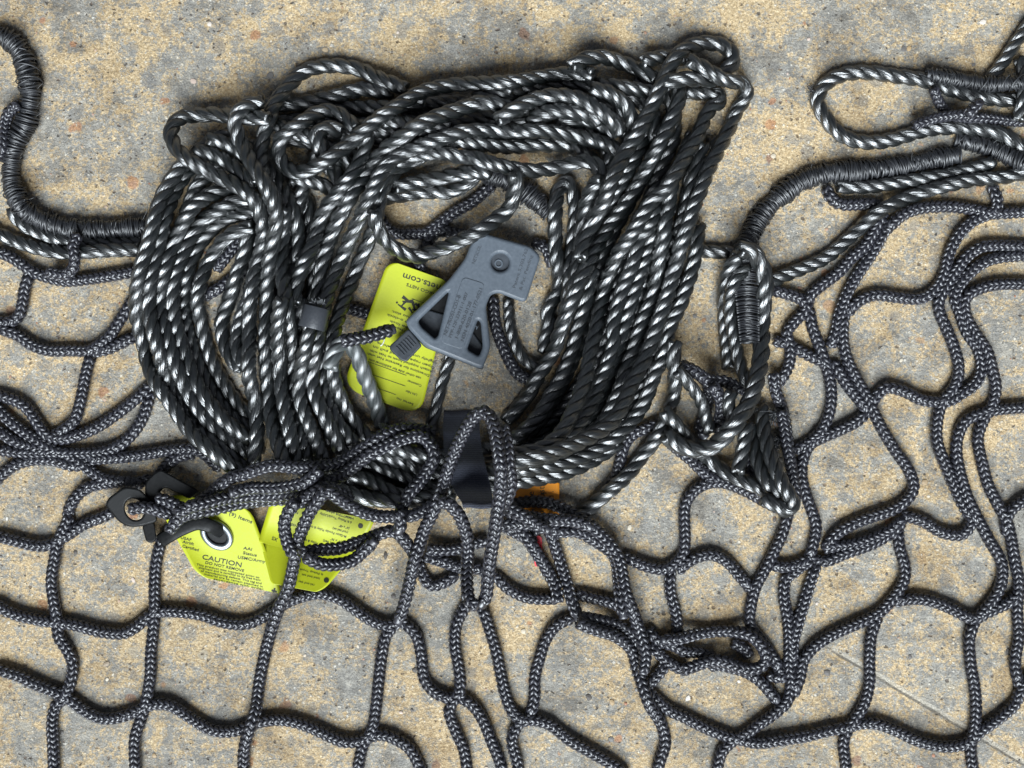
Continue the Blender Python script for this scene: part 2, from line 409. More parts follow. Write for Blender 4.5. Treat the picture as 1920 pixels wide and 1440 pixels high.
def fibres(cx, cy, z, dirx, diry, n, ln, spread, parent, name='frayed_end', rad=0.55, m=None):
    mb = MB()
    for _ in range(n):
        a = math.atan2(diry, dirx) + rng.normal(0, spread); l = ln * rng.uniform(0.5, 1.1)
        t = np.linspace(0, 1, 6); b = rng.normal(0, 0.35)
        x = cx + rng.normal(0, 3.5) + np.cos(a + b * t) * l * t; y = cy + rng.normal(0, 2) + np.sin(a + b * t) * l * t
        zz = z + rng.normal(0, 3) + rng.uniform(-4, 7) * t
        w, T, N, B = frames(np.stack([x, y, zz], -1))
        mb.tube(w, N, B, rad * S, rad * S, 4)
    return mb.build(name, m or M_FRAY, parent)

exec_parts = []

# ------------------------------------------------------------------ ground
gm = bpy.data.meshes.new('ground')
R_ = 8.0
gm.from_pydata([(-R_, -R_, 0), (R_, -R_, 0), (R_, R_, 0), (-R_, R_, 0)], [], [(0, 1, 2, 3)]); gm.update()
tag(link('ground', gm, ground_mat()), 'weathered grey and tan concrete slab under the net and rope', 'concrete ground', None, 'structure')

def grit(n):
    m, nt, b, N, L = mat('stone_grit')
    gi = N.new('ShaderNodeNewGeometry')
    r = ramp(N, L, gi.outputs['Random Per Island'], [(0.0, (0.05, 0.04, 0.032)), (0.25, (0.17, 0.16, 0.15)), (0.5, (0.36, 0.25, 0.13)), (0.7, (0.52, 0.46, 0.36)), (0.9, (0.30, 0.12, 0.06)), (1.0, (0.66, 0.63, 0.56))])
    L.new(r.outputs[0], b.inputs['Base Color']); b.inputs['Roughness'].default_value = 0.55
    mb = MB(); sd_ = 7; a = np.arange(sd_) * 2 * np.pi / sd_; k = np.arange(sd_); kn = (k + 1) % sd_
    for _ in range(n):
        x, y = rng.uniform(-80, 2000), rng.uniform(-80, 1520); R = min(1.2 * rng.pareto(2.2) + 1.2, 7.5); el = rng.uniform(0.55, 1); ro = rng.uniform(0, 6.28)
        rr = R * rng.uniform(0.75, 1.15, sd_); X, Y = np.cos(a) * rr, np.sin(a) * rr * el
        X, Y = X * math.cos(ro) - Y * math.sin(ro), X * math.sin(ro) + Y * math.cos(ro); h = min(R * rng.uniform(0.25, 0.6), 2.2)
        v = np.concatenate([W(x + X, y + Y, np.full(sd_, -0.6)), W(x + X * .8, y + Y * .8, np.full(sd_, h * .7)), W(np.array([x + rng.normal(0, R * .15)]), np.array([y]), np.array([h]))])
        mb.add(v, np.stack([k, kn, sd_ + kn, sd_ + k], -1)[:, ::-1], np.stack([sd_ + kn, sd_ + k, np.full(sd_, 2 * sd_)], -1)[:, ::-1])
    return tag(mb.build('stone_grit', m, None, False), 'fine stone grit set in and scattered over the concrete', 'grit', None, 'stuff')
grit(2600)

NET = thing('cargo_net', 'black braided cord cargo net spread out over the whole concrete ground', 'cargo net', 960, 1200)
COIL = thing('rope_coil', 'coiled hank of black three strand twisted rope gathered by a dark strap', 'rope coil', 800, 600)

# ------------------------------------------------------------------ 1. net cords lying on the ground (full photograph units)
FLAT = '''
128,958 127,977 110,1013 103,1047 97,1087 100,1120 107,1160 110,1193 127,1220 137,1247 133,1277 120,1307 103,1327 98,1360 100,1400 102,1460
317,993 302,1017 292,1060 290,1103 290,1147 287,1187 283,1227 282,1270 273,1320 263,1353 253,1390 255,1460
-15,1003 33,1015 67,1023 97,1020 127,1003 157,983 197,967 222,952
-15,1128 23,1150 60,1160 103,1167 143,1172 183,1183 227,1188 253,1177 277,1157 300,1147 333,1147 377,1153 420,1167 460,1170 493,1157 520,1140 553,1123 593,1113 620,1117 640,1125 667,1143 697,1163 727,1173 753,1163
-15,1252 33,1267 67,1283 103,1297 133,1313 160,1333 193,1347 230,1343 263,1330 290,1320 320,1323 353,1343 393,1367 430,1372 463,1363 490,1353 530,1350 573,1360 617,1380 643,1390 673,1390 700,1380 720,1378 750,1390 773,1410 797,1460
743,1168 723,1193 715,1233 710,1277 705,1327 697,1370 680,1400 668,1460
755,1165 780,1190 790,1227 795,1270 810,1293 833,1307 857,1307
878,1125 867,1147 855,1173 853,1210 860,1250 863,1287 853,1310 842,1333 853,1367 870,1407 878,1460
863,1307 887,1323 907,1353 923,1393 937,1427 945,1460
900,1137 907,1147 917,1177 930,1220 938,1260 947,1300 960,1333 980,1350 1003,1350 1033,1360 1067,1387 1107,1410 1153,1437 1180,1460
993,1345 1002,1310 1003,1270 1012,1233 1023,1200 1043,1173 1075,1158
985,1350 970,1360 960,1390 970,1427 973,1460
1210,1292 1233,1313 1257,1333 1280,1343 1313,1360 1353,1377 1390,1387 1423,1393 1467,1387 1513,1380 1553,1370 1590,1363 1613,1357 1643,1357 1680,1370 1723,1390 1773,1400 1813,1393 1840,1370 1873,1347 1903,1320 1915,1290 1935,1260
930,1080 953,1103 987,1120 1023,1123 1045,1122
1080,1113 1117,1123 1147,1130 1170,1142
1170,1043 1207,1060 1240,1067 1260,1060 1280,1038 1284,1010 1283,975 1285,945 1300,922 1325,907 1357,905 1397,920 1437,942 1478,962
1257,1070 1257,1110 1267,1147 1270,1185 1262,1205
1215,1180 1233,1200 1267,1212 1285,1222 1313,1224 1340,1236
1220,1208 1247,1237 1273,1253 1290,1258
1213,1290 1227,1272 1243,1254 1252,1238
797,1043 830,1053 860,1063 900,1067 930,1082
783,1047 790,1073 807,1097 830,1093 857,1077
-10,470 20,482 43,497 63,510 90,520 123,527 167,523 207,517 247,510 275,505
57,510 47,540 43,567 37,590 20,603 -15,604
-15,612 30,627 60,647 93,657 133,657 167,657 190,643 207,627 223,603 240,577 250,558
180,660 207,653 233,640 260,628
173,660 163,693 157,723 150,757 140,787 123,803 100,817
-15,738 27,750 53,767 73,797 90,817 113,823 143,817 183,800 223,773 260,743 282,722
282,738 270,777 253,807 227,833 193,847 150,850 100,850 50,850 -15,842
-15,757 20,790 50,813 80,833 107,847 140,860 167,880 193,897 227,903 255,905 285,897
-15,908 20,877 57,863 100,863 133,873 152,872
-15,800 27,827 60,838 90,845
160,862 233,857 283,850 327,843 367,843 390,857 412,878
363,850 333,857 313,873 298,892 285,915
152,917 187,908 235,903 268,908
128,960 138,938 155,920 175,910
385,555 410,540 440,518 475,498
405,505 425,480 445,455 470,440
366,515 368,545 364,570
640,575 670,583 700,592 730,600
700,402 713,409 727,427 748,438 780,438 800,436 821,421 852,398 884,380 904,363 925,346
805,436 832,434 865,440 890,446
814,438 802,457 790,478 786,494 790,515 800,530
925,560 927,597 933,623 947,660 967,697 990,712 1010,716
1000,455 1020,462 1030,478 1033,500
1550,353 1557,370 1577,383 1613,383 1640,383 1657,395
1657,397 1640,433 1617,467 1600,480 1573,510 1547,530 1520,553 1513,575
1660,430 1640,467 1630,483 1607,517 1587,553 1573,590 1567,623 1557,650
1660,432 1693,403 1730,390 1780,387 1827,393 1863,400 1935,396
1860,350 1870,377 1863,397 1827,413 1800,437 1783,467 1777,483 1770,513 1753,543 1723,560 1680,557 1640,553 1607,567 1587,590
1935,463 1873,460 1840,463 1817,477 1803,493 1783,523 1763,557 1760,580 1773,613 1787,647 1797,687 1790,723 1767,753 1757,790 1757,830 1773,873 1793,920 1813,960 1835,980
1935,478 1880,482 1843,493 1810,520 1790,553 1800,587 1813,623 1833,653 1840,687 1830,717 1800,740 1773,753 1730,750 1693,733 1663,727 1643,743 1633,763
1935,533 1873,533 1833,543 1810,560 1810,590 1827,623 1850,657 1860,693 1867,727 1860,760 1843,790 1833,823 1840,863 1853,910 1873,950 1890,985 1903,1053 1910,1093 1907,1147 1910,1193 1903,1243 1912,1290
1935,763 1880,767 1847,773 1813,787 1797,813 1793,847 1800,887 1813,930 1827,960 1853,1010 1877,1053 1877,1093 1860,1127 1827,1165
1443,543 1473,550 1500,560 1513,577 1493,600 1475,623 1481,647 1480,680 1470,703 1458,720
1483,647 1510,663 1540,677 1560,690
1452,640 1470,642 1483,647
1517,580 1523,613 1537,650 1547,680 1557,720 1557,763 1543,803 1520,827 1500,840 1487,845
1583,590 1580,630 1587,670 1607,713 1627,747 1640,777 1657,810 1680,847 1703,880 1713,913 1700,937 1670,957 1613,977 1570,1000 1545,1030
1563,680 1587,720 1613,753 1630,775
1627,770 1607,790 1573,807 1543,820 1520,833 1507,857 1503,890 1510,923 1523,960 1530,987 1523,1027 1515,1050
1527,1043 1490,1072 1473,1087 1470,1120 1477,1160 1480,1200 1480,1243 1483,1280 1477,1313 1453,1337 1420,1360 1396,1378 1370,1392 1350,1417 1342,1460
1478,962 1467,1000 1450,1037 1437,1063 1417,1100 1407,1140 1407,1173 1427,1200 1450,1233 1464,1262
1272,1070 1285,1058 1305,1046 1333,1040 1363,1053 1387,1080 1410,1107
1440,1057 1467,1063 1493,1060 1520,1047
1530,1060 1517,1100 1507,1133 1497,1167 1487,1207 1487,1247
1545,1030 1563,1025 1597,1021 1640,1008 1677,988 1697,968
1530,1050 1550,1052 1587,1037 1630,1022 1670,1000 1695,975
1693,966 1730,977 1763,997 1800,1003 1820,983 1820,957
1683,990 1687,1027 1697,1063 1693,1093 1673,1123 1647,1150 1613,1167 1567,1187 1530,1210 1507,1237 1500,1270 1487,1303
1678,1128 1710,1123 1747,1127 1787,1143 1823,1160 1853,1147 1890,1130 1912,1112
1645,1158 1633,1193 1630,1240 1630,1280 1620,1320 1600,1353 1583,1383 1583,1413 1590,1460
1827,1165 1817,1200 1820,1247 1827,1287 1830,1327 1827,1367 1820,1403 1827,1460
1935,928 1897,955 1885,985 1890,1003
1330,1250 1347,1247 1390,1257 1420,1273 1440,1293 1462,1320
1440,1267 1463,1270 1480,1262
1240,815 1270,842 1295,862 1325,890 1357,905
1240,790 1215,802 1190,812 1172,832 1163,862 1156,890 1140,915
'''
for ln in FLAT.strip().split('\n'):
    braided(P(ln), 11.8, 'mesh_cord', NET, 'f')

# second cords that really lie over others
DRAPE_NET = '''
1280,1257 1330,1240 1357,1240 1390,1253 1420,1253 1437,1237 1427,1210 1403,1190 1363,1183 1313,1187 1275,1197 1240,1200
1373,1205 1395,1215 1405,1232
'''
for ln in DRAPE_NET.strip().split('\n'):
    braided(P(ln), 12.0, 'mesh_cord', NET, 'd')

# twisted border rope with thread whipping, left and right edges of the net
TW_NET = '''
20,393 43,420 77,437 117,450 167,457 217,457 268,453
-15,432 30,452 77,467 130,474 190,470 262,468
1570,350 1630,350 1697,340 1763,330 1820,317 1863,305
1935,322 1880,333 1830,337 1780,347 1730,360 1680,380 1640,403 1613,427 1580,457 1550,482 1513,500 1480,513 1440,530
1305,467 1330,472 1355,473 1380,476
'''
for ln in TW_NET.strip().split('\n'):
    twisted(P(ln), 14.0, 'border_rope', NET, 'd')
whipped(P('-15,58 20,77 40,100 50,133 57,167 55,200 48,233 33,260 23,293 20,327 27,360 40,388 67,407 107,423 150,430 200,430 250,427 285,425'), 17.5, 'border_whipping', NET, 'd')
braided(P('35,195 15,213 8,245 5,280 -12,300'), 11.0, 'mesh_cord', NET, 'd')
braided(P('147,440 137,460 140,480 137,503 120,515 87,509'), 11.0, 'mesh_cord', NET, 'd')
whipped(P('900,322 940,335 975,352 1005,375 1030,402'), 17, 'border_whipping', NET, 'd', th=1.6)
twisted(P('953,560 957,613 970,653 990,680 1015,690'), 12.0, 'border_rope', NET, 'd')
twisted(P('850,655 838,690 828,722 818,765 808,800 800,840'), 12.0, 'border_rope', NET, 'd', pitch=95)

# loop at the upper right edge
twisted(P('1935,187 1880,187 1830,180 1780,167 1730,150 1680,143 1640,137 1597,137 1563,147 1540,167 1533,193 1547,220 1570,247 1600,263 1640,267 1680,260 1723,247 1763,240 1813,240 1863,247 1897,263 1935,290'), 15.0, 'border_rope', NET, 'd')
braided(P('1750,165 1760,190 1777,213 1803,220 1847,222 1897,227 1935,229'), 10.5, 'mesh_cord', NET, 'd')
braided(P('1713,235 1747,223 1780,217 1815,214'), 10.5, 'mesh_cord', NET, 'd')
twisted(P('1855,150 1880,117 1900,87 1935,35'), 13.5, 'border_rope', NET, 'd')
twisted(P('1912,110 1920,150 1915,200 1908,225'), 13.0, 'border_rope', NET, 'd')
braided(P('1815,215 1828,200 1840,190'), 11, 'mesh_cord', NET, 'd')
whipped(P('1790,262 1830,270 1870,283 1905,298 1935,312'), 17, 'border_whipping', NET, 'd', lift=-12)
whipped(P('1737,138 1775,146 1813,153 1863,158 1935,153'), 13, 'border_whipping', NET, 'd', lift=-10)
fibres(1527, 172, 16, -0.6, -0.5, 26, 16, 0.8, NET, m=M_WHIP)
whipped(P('1385,470 1403,450 1420,415 1447,382 1477,357 1513,335 1563,323 1613,321 1663,315 1713,307 1753,297 1797,292'), 17, 'border_whipping', NET, 'd', lift=-6)

# ------------------------------------------------------------------ 2. cards lying under the hank
def plane_z(corners):
    A = np.array([[c[0], c[1], 1] for c in corners]); z = np.array([c[2] for c in corners])
    return np.linalg.lstsq(A, z, rcond=None)[0]

class Card:
    """flat card with corners TL,TR,BR,BL (x,y,height); rounded corners, thickness"""
    def __init__(s, name, label, cat, cor, matl, rad=(14, 14, 14, 14), th=1.6, group=None, bend=None):
        s.c = np.array(cor, float); s.bend = bend
        s.pl = plane_z(s.c); s.c[:, 2] = s.c[:, :2] @ s.pl[:2] + s.pl[2]
        M2 = np.linalg.inv(np.stack([s.c[1, :2] - s.c[0, :2], s.c[3, :2] - s.c[0, :2]], -1)); s.M2 = M2
        def zf(x, y, up=0.6):
            dx, dy = x - s.c[0][0], y - s.c[0][1]
            u, v = M2[0, 0] * dx + M2[0, 1] * dy, M2[1, 0] * dx + M2[1, 1] * dy
            ex = 0
            for amp, au, av, t0 in (bend or ()):      # curl across the direction (au, av) starting at t0
                t = au * u + av * v - t0
                ex = ex + amp * np.maximum(t, 0) ** 2
            return s.pl[0] * x + s.pl[1] * y + s.pl[2] + ex + up
        s.zf = zf
        group = group or ('yellow tags of the cargo net' if name == 'yellow_tag' else None)
        s.o = thing(name, label, cat, s.c[:, 0].mean(), s.c[:, 1].mean(), s.c[:, 2].mean(), group)
        s.w = np.linalg.norm(s.c[1, :2] - s.c[0, :2]); s.h = np.linalg.norm(s.c[3, :2] - s.c[0, :2])
        s.poly = []
        for k, (u, v, su, sv, a0) in enumerate(((0, 0, 1, 1, 180), (1, 0, -1, 1, 270), (1, 1, -1, -1, 0), (0, 1, 1, -1, 90))):
            r = rad[k]
            for t in np.linspace(0, 90, 7):
                a = math.radians(a0 + t)
                s.poly.append((u + (su * r + r * math.cos(a)) / s.w, v + (sv * r + r * math.sin(a)) / s.h))
        s.poly = np.array(s.poly)
        # stacked strips so that the card can curl a little
        tl, tr, br, bl = rad; G = []
        vv = np.unique(np.concatenate([1 - np.cos(np.linspace(0, np.pi / 2, 7)), np.zeros(1)]))
        top, bot = max(tl, tr) / s.h, max(bl, br) / s.h
        vv = np.concatenate([vv * top, np.linspace(top, 1 - bot, 16)[1:-1], 1 - vv[::-1] * bot])
        def inset(d, r): return 0.0 if d >= r else (r - math.sqrt(max(0.0, r * r - (r - d) ** 2)))
        for v in vv:
            l = max(inset(v * s.h, tl), inset((1 - v) * s.h, bl)) / s.w; r = 1 - max(inset(v * s.h, tr), inset((1 - v) * s.h, br)) / s.w
            G.append(s.raw(np.linspace(l, r, 22), np.full(22, v)))
        G = np.array(G); ny, nx = G.shape[:2]
        Pt = W(G[..., 0], G[..., 1], G[..., 2]).reshape(-1, 3); Pb = W(G[..., 0], G[..., 1], G[..., 2] - th).reshape(-1, 3)
        i = np.arange(ny - 1)[:, None]; j = np.arange(nx - 1)[None]; q = np.stack([i * nx + j, (i + 1) * nx + j, (i + 1) * nx + j + 1, i * nx + j + 1], -1).reshape(-1, 4)
        ed = [k * nx for k in range(ny)] + [(ny - 1) * nx + k for k in range(1, nx)] + [k * nx + nx - 1 for k in range(ny - 2, -1, -1)] + list(range(nx - 2, 0, -1))
        m0 = len(Pt); me = bpy.data.meshes.new('card')
        fs = [tuple(f) for f in q] + [tuple(f[::-1] + m0) for f in q] + [(ed[k], ed[(k + 1) % len(ed)], ed[(k + 1) % len(ed)] + m0, ed[k] + m0)[::-1] for k in range(len(ed))]
        me.from_pydata([tuple(v) for v in np.concatenate([Pt, Pb])], [], fs); me.update()
        s.card = link('card', me, matl, s.o); me.materials.append(M_EDGE)
        for k, f in enumerate(me.polygons):
            if k >= 2 * len(q): f.material_index = 1
            f.use_smooth = k < 2 * len(q)
        s.stamp()
    def raw(s, u, v):
        u, v = np.asarray(u, float), np.asarray(v, float)
        q = (s.c[0][None] * ((1 - u) * (1 - v))[:, None] + s.c[1][None] * (u * (1 - v))[:, None] + s.c[2][None] * (u * v)[:, None] + s.c[3][None] * ((1 - u) * v)[:, None])
        q[:, 2] = s.zf(q[:, 0], q[:, 1], 0.0)
        return q
    def map(s, u, v, dz=0.0):
        q = s.raw([u], [v])[0]
        return W(np.float64(q[0]), np.float64(q[1]), q[2] + dz)
    def stamp(s):
        u, v = np.meshgrid(np.linspace(0.02, 0.98, 120), np.linspace(0.02, 0.98, 160))
        q = s.raw(u.ravel(), v.ravel()); i, j = hm_idx(q[:, 0], q[:, 1]); np.maximum.at(HM, (i, j), q[:, 2])
    def text(s, items, flip=False, m=None):
        """items: (string, u, v, size in units, align) ; flip = printed upside down in (u,v)"""
        vs, fs = [], []
        for it in items:
            st, u0, v0, size = it[:4]; al = it[4] if len(it) > 4 else 'LEFT'; bold = it[5] if len(it) > 5 else 0
            if st.startswith('#'):       # primitive marks: #dot r, #line length thickness
                k = st.split()
                if k[0] == '#dot':
                    r = float(k[1]); pts = [(math.cos(a) * r, math.sin(a) * r) for a in np.linspace(0, 6.283, 20, endpoint=False)]
                else:
                    l, t = float(k[1]), float(k[2]); pts = [(0, 0), (l, 0), (l, t), (0, t)]
                b = len(vs); vs += [(u0, v0, p[0], p[1]) for p in pts]; fs.append([b + q for q in range(len(pts))])
                continue
            co, fc = glyphs(st, size, al, bold)
            b = len(vs); vs += [(u0, v0, x, y) for x, y in co]; fs += [[b + q for q in f] for f in fc]
        A = np.array(vs); sg = -1 if flip else 1
        u = A[:, 0] + sg * A[:, 2] / s.w; v = A[:, 1] - sg * A[:, 3] / s.h
        q = s.raw(u, v)
        me = bpy.data.meshes.new('printing'); me.from_pydata([tuple(x) for x in W(q[:, 0], q[:, 1], q[:, 2] + 0.5)], [], fs); me.update()
        return link('printing', me, m or M_INK, s.card)

def lettering(items, parent, matl, zfun, name='lettering'):
    vs, fs = [], []
    for st, x0, y0, x1, y1, size in items:
        co, fc = glyphs(st, 1.0, 'LEFT', 0.012)
        A = np.array(co); L = A[:, 0].max(); d = np.array((x1 - x0, y1 - y0), float); ln = np.linalg.norm(d); d /= ln
        up = np.array((d[1], -d[0])); b = len(vs)
        for x, y in co:
            p = np.array((x0, y0)) + d * (x / L * ln) + up * y * size
            vs.append(tuple(W(p[0], p[1], zfun(p[0], p[1]))))
        fs += [[b + q for q in f] for f in fc]
    me = bpy.data.meshes.new(name); me.from_pydata(vs, [], fs); me.update()
    return link(name, me, matl, parent)
def glyphs(st, size, al='LEFT', bold=0.0, extrude=0.0):
    cu = bpy.data.curves.new('lettering', 'FONT'); cu.body = st; cu.size = size; cu.align_x = al; cu.offset = bold; cu.resolution_u = 3
    o = bpy.data.objects.new('lettering', cu); C.objects.link(o)
    dg = bpy.context.evaluated_depsgraph_get(); me = bpy.data.meshes.new_from_object(o.evaluated_get(dg))
    co = [(v.co.x, v.co.y) for v in me.vertices]; fc = [list(p.vertices) for p in me.polygons]
    bpy.data.objects.remove(o); bpy.data.curves.remove(cu); bpy.data.meshes.remove(me)
    return co, fc

tg1 = Card('yellow_tag', 'yellow instruction tag printed upside down under the grey rope lock', 'tag',
           [(728, 487, 30), (848, 530, 30), (788, 780, 14), (642, 727, 14)], M_YEL, (22, 22, 30, 30), bend=((26, 0.2, 1, 0.55), (18, -1, 0, -0.45)))
def dots(card, pts, r):
    for x, y in pts:
        a = np.linspace(0, 2 * np.pi, 18, endpoint=False); X, Y = x + np.cos(a) * r, y + np.sin(a) * r
        me = bpy.data.meshes.new('printed_dot'); me.from_pydata([tuple(v) for v in W(X, Y, card.zf(X, Y))], [], [list(range(18))[::-1]]); me.update(); link('printed_dot', me, M_INK, card.card)
def rules(card, segs, t=0.5):
    for x0, y0, x1, y1 in segs:
        n = 12; x, y = np.linspace(x0, x1, n), np.linspace(y0, y1, n); d = np.array((x1 - x0, y1 - y0)); d = d / np.linalg.norm(d); px, py = -d[1] * t, d[0] * t
        A, B = W(x + px, y + py, card.zf(x + px, y + py)), W(x - px, y - py, card.zf(x - px, y - py))
        me = bpy.data.meshes.new('ruled_line'); me.from_pydata([tuple(v) for v in np.concatenate([A, B])], [], [(k, k + 1, n + k + 1, n + k) for k in range(n - 1)]); me.update()
        link('ruled_line', me, M_INK, card.card)
lettering([('nets.com', 828, 536, 757, 512, 17), ('CARGO NETS', 825, 552, 763, 531, 8), ('into slot.', 773, 595, 735, 582, 6), ('at 9 o-clock', 775, 606, 726, 588, 6),
           ('rope lock', 776, 617, 731, 600, 6), ('Open rope', 778, 626, 740, 612, 6),
           ('Slightly unthread at vehicle', 820, 679, 708, 641, 6.2), ('Open rope lock and pull on', 816, 688, 700, 648, 6.2), ('Attach supplied hook to Net with', 811, 695, 694, 655, 6.2),
           ('Directions for Restraint Net with', 806, 703, 690, 661, 6.2), ('use other side for additional info', 790, 708, 692, 672, 6),
           ('Customer', 791, 722, 764, 712, 6), ('UN Nbr', 783, 739, 761, 731, 6), ('Serial no', 776, 757, 744, 745, 6)], tg1.card, M_INK, tg1.zf, 'printing')
rules(tg1, [(762, 704, 690, 678), (760, 724, 680, 696), (742, 740, 678, 717), (800, 570, 772, 560)])
# brush mark under the heading
def brush(card, segs, u0, v0, sc):
    vs, fs = [], []
    for (x0, y0, x1, y1, t0, t1) in segs:
        d = np.array([x1 - x0, y1 - y0], float); nrm = np.array([-d[1], d[0]]) / np.linalg.norm(d)
        b = len(vs)
        for x, y, t in ((x0, y0, t0), (x1, y1, t1)):
            t = t * 1.5; vs += [(x + nrm[0] * t, y + nrm[1] * t), (x - nrm[0] * t, y - nrm[1] * t)]
        fs.append((b, b + 1, b + 3, b + 2))
    A = np.array(vs) * sc; q = card.raw(u0 + A[:, 0] / card.w, v0 + A[:, 1] / card.h)
    me = bpy.data.meshes.new('brush_mark'); me.from_pydata([tuple(x) for x in W(q[:, 0], q[:, 1], q[:, 2] + 0.5)], [], fs); me.update()
    link('brush_mark', me, M_INK, card.card)
brush(tg1, [(-16, -9, -2, -5, 1.8, .6), (-14, -2, 1, -8, .7, 1.8), (-19, 4, -6, 8, .5, 1.5), (-9, -5, -14, 6, 1.2, .5), (0, -7, 8, 6, 1.6, .6), (4, -6, 16, -2, 1.4, .7),
            (2, 4, 15, 1, .6, 1.6), (9, -8, 12, 9, .8, 1.3), (-3, 3, 4, 9, 1.3, .5), (16, -6, 22, 4, 1.5, .5), (-22, 1, -20, 3, .9, .9), (13, 5, 24, 8, .7, 1.4)], 0.52, 0.265, 1.25)

tg3 = Card('yellow_tag', 'shaded lower yellow tag with a black dot beneath the braided net cords', 'tag',
           [(486, 1008, 14), (655, 1050, 12), (603, 1112, 44), (508, 1094, 42)], M_YEL, (4, 4, 26, 8), bend=((16, 1, 0, 0.5),))
dots(tg3, [(612, 1088)], 5)
lettering([('ft Pickup Truck', 606, 1076, 562, 1066, 5), ('load bed set', 600, 1084, 566, 1076, 5), ('rail and ties', 590, 1096, 560, 1089, 5), ('pallet', 640, 1064, 612, 1058, 5)], tg3.card, M_INK, tg3.zf, 'printing')
tg2 = Card('yellow_tag', 'bright yellow tag with small upside down print and black dots under net cords', 'tag',
           [(508, 938, 36), (703, 975, 36), (662, 1060, 16), (484, 1016, 16)], M_YEL, (6, 6, 6, 6), bend=((40, 0, 1, 0.45), (26, 1, 0, 0.6)))
dots(tg2, [(676, 986), (662, 1011)], 4.8)
lettering([('HMMTTP/4 wheel', 664, 971, 612, 956, 6.5), ('6 ft Pickup Truck/Utility', 660, 978, 600, 961, 6.5), ('54" x 48"', 656, 989, 636, 984, 6), ('(roof bed set)', 653, 997, 624, 989, 6),
           ('M-Gator Powder Pulley & tie', 650, 1005, 582, 985, 6.2), ('54" x 36"', 642, 1015, 620, 1009, 6), ('(rack set)', 634, 1020, 606, 1012, 6), ('M-Gator Powder Pulley & tie', 640, 1030, 570, 1010, 6.2),
           ('NSN', 560, 960, 548, 956, 7), ('XS', 521, 1010, 511, 1006, 9), ('NSE', 558, 985, 546, 981, 6)], tg2.card, M_INK, tg2.zf, 'printing')
tg4 = Card('orange_tag', 'bright orange tag with black lettering beneath the cords below the strap', 'tag',
           [(962, 905, 8), (1049, 905, 9), (1048, 990, 16), (962, 990, 16)], M_ORG, (3, 3, 3, 3))
vsT = []
def vtext(card, items):
    vs, fs = [], []
    for st, x, y, size in items:
        co, fc = glyphs(st, size); b = len(vs)
        vs += [(x + b_, y - a_) for a_, b_ in [(c[0], -c[1]) for c in co]]; fs += [[b + q for q in f] for f in fc]
    A = np.array(vs); q = card.raw((A[:, 0] - card.c[0][0]) / card.w, (A[:, 1] - card.c[0][1]) / card.h)
    me = bpy.data.meshes.new('printing'); me.from_pydata([tuple(x) for x in W(q[:, 0], q[:, 1], q[:, 2] + 0.5)], [], fs); me.update()
    link('printing', me, M_INK, card.card)
vtext(tg4, [('used .', 1038, 960, 17), ('adj', 1021, 942, 17), ('to adjust', 1021, 972, 17), ('re', 1001, 936, 17), ('! !', 979, 975, 17), ('l', 985, 936, 16)])
tg5 = Card('red_tag', 'small red and white tag edge showing between two net cords', 'tag',
           [(993, 996, 12), (1016, 1008, 12), (1018, 1062, 6), (1003, 1062, 6)], M_RED, (2, 2, 2, 2))

# ------------------------------------------------------------------ 3. the hank of twisted rope, laid turn by turn, lowest first
def turns(txt, r=14.9, lift=0, sink=0.42, mode='d'):
    for ln in txt.strip().split('\n'):
        ln = ln.split('#')[0].strip()
        if ln: twisted(P(ln), r + rng.uniform(-.4, .5), 'rope_turn', COIL, mode, lift=lift, sink=sink)
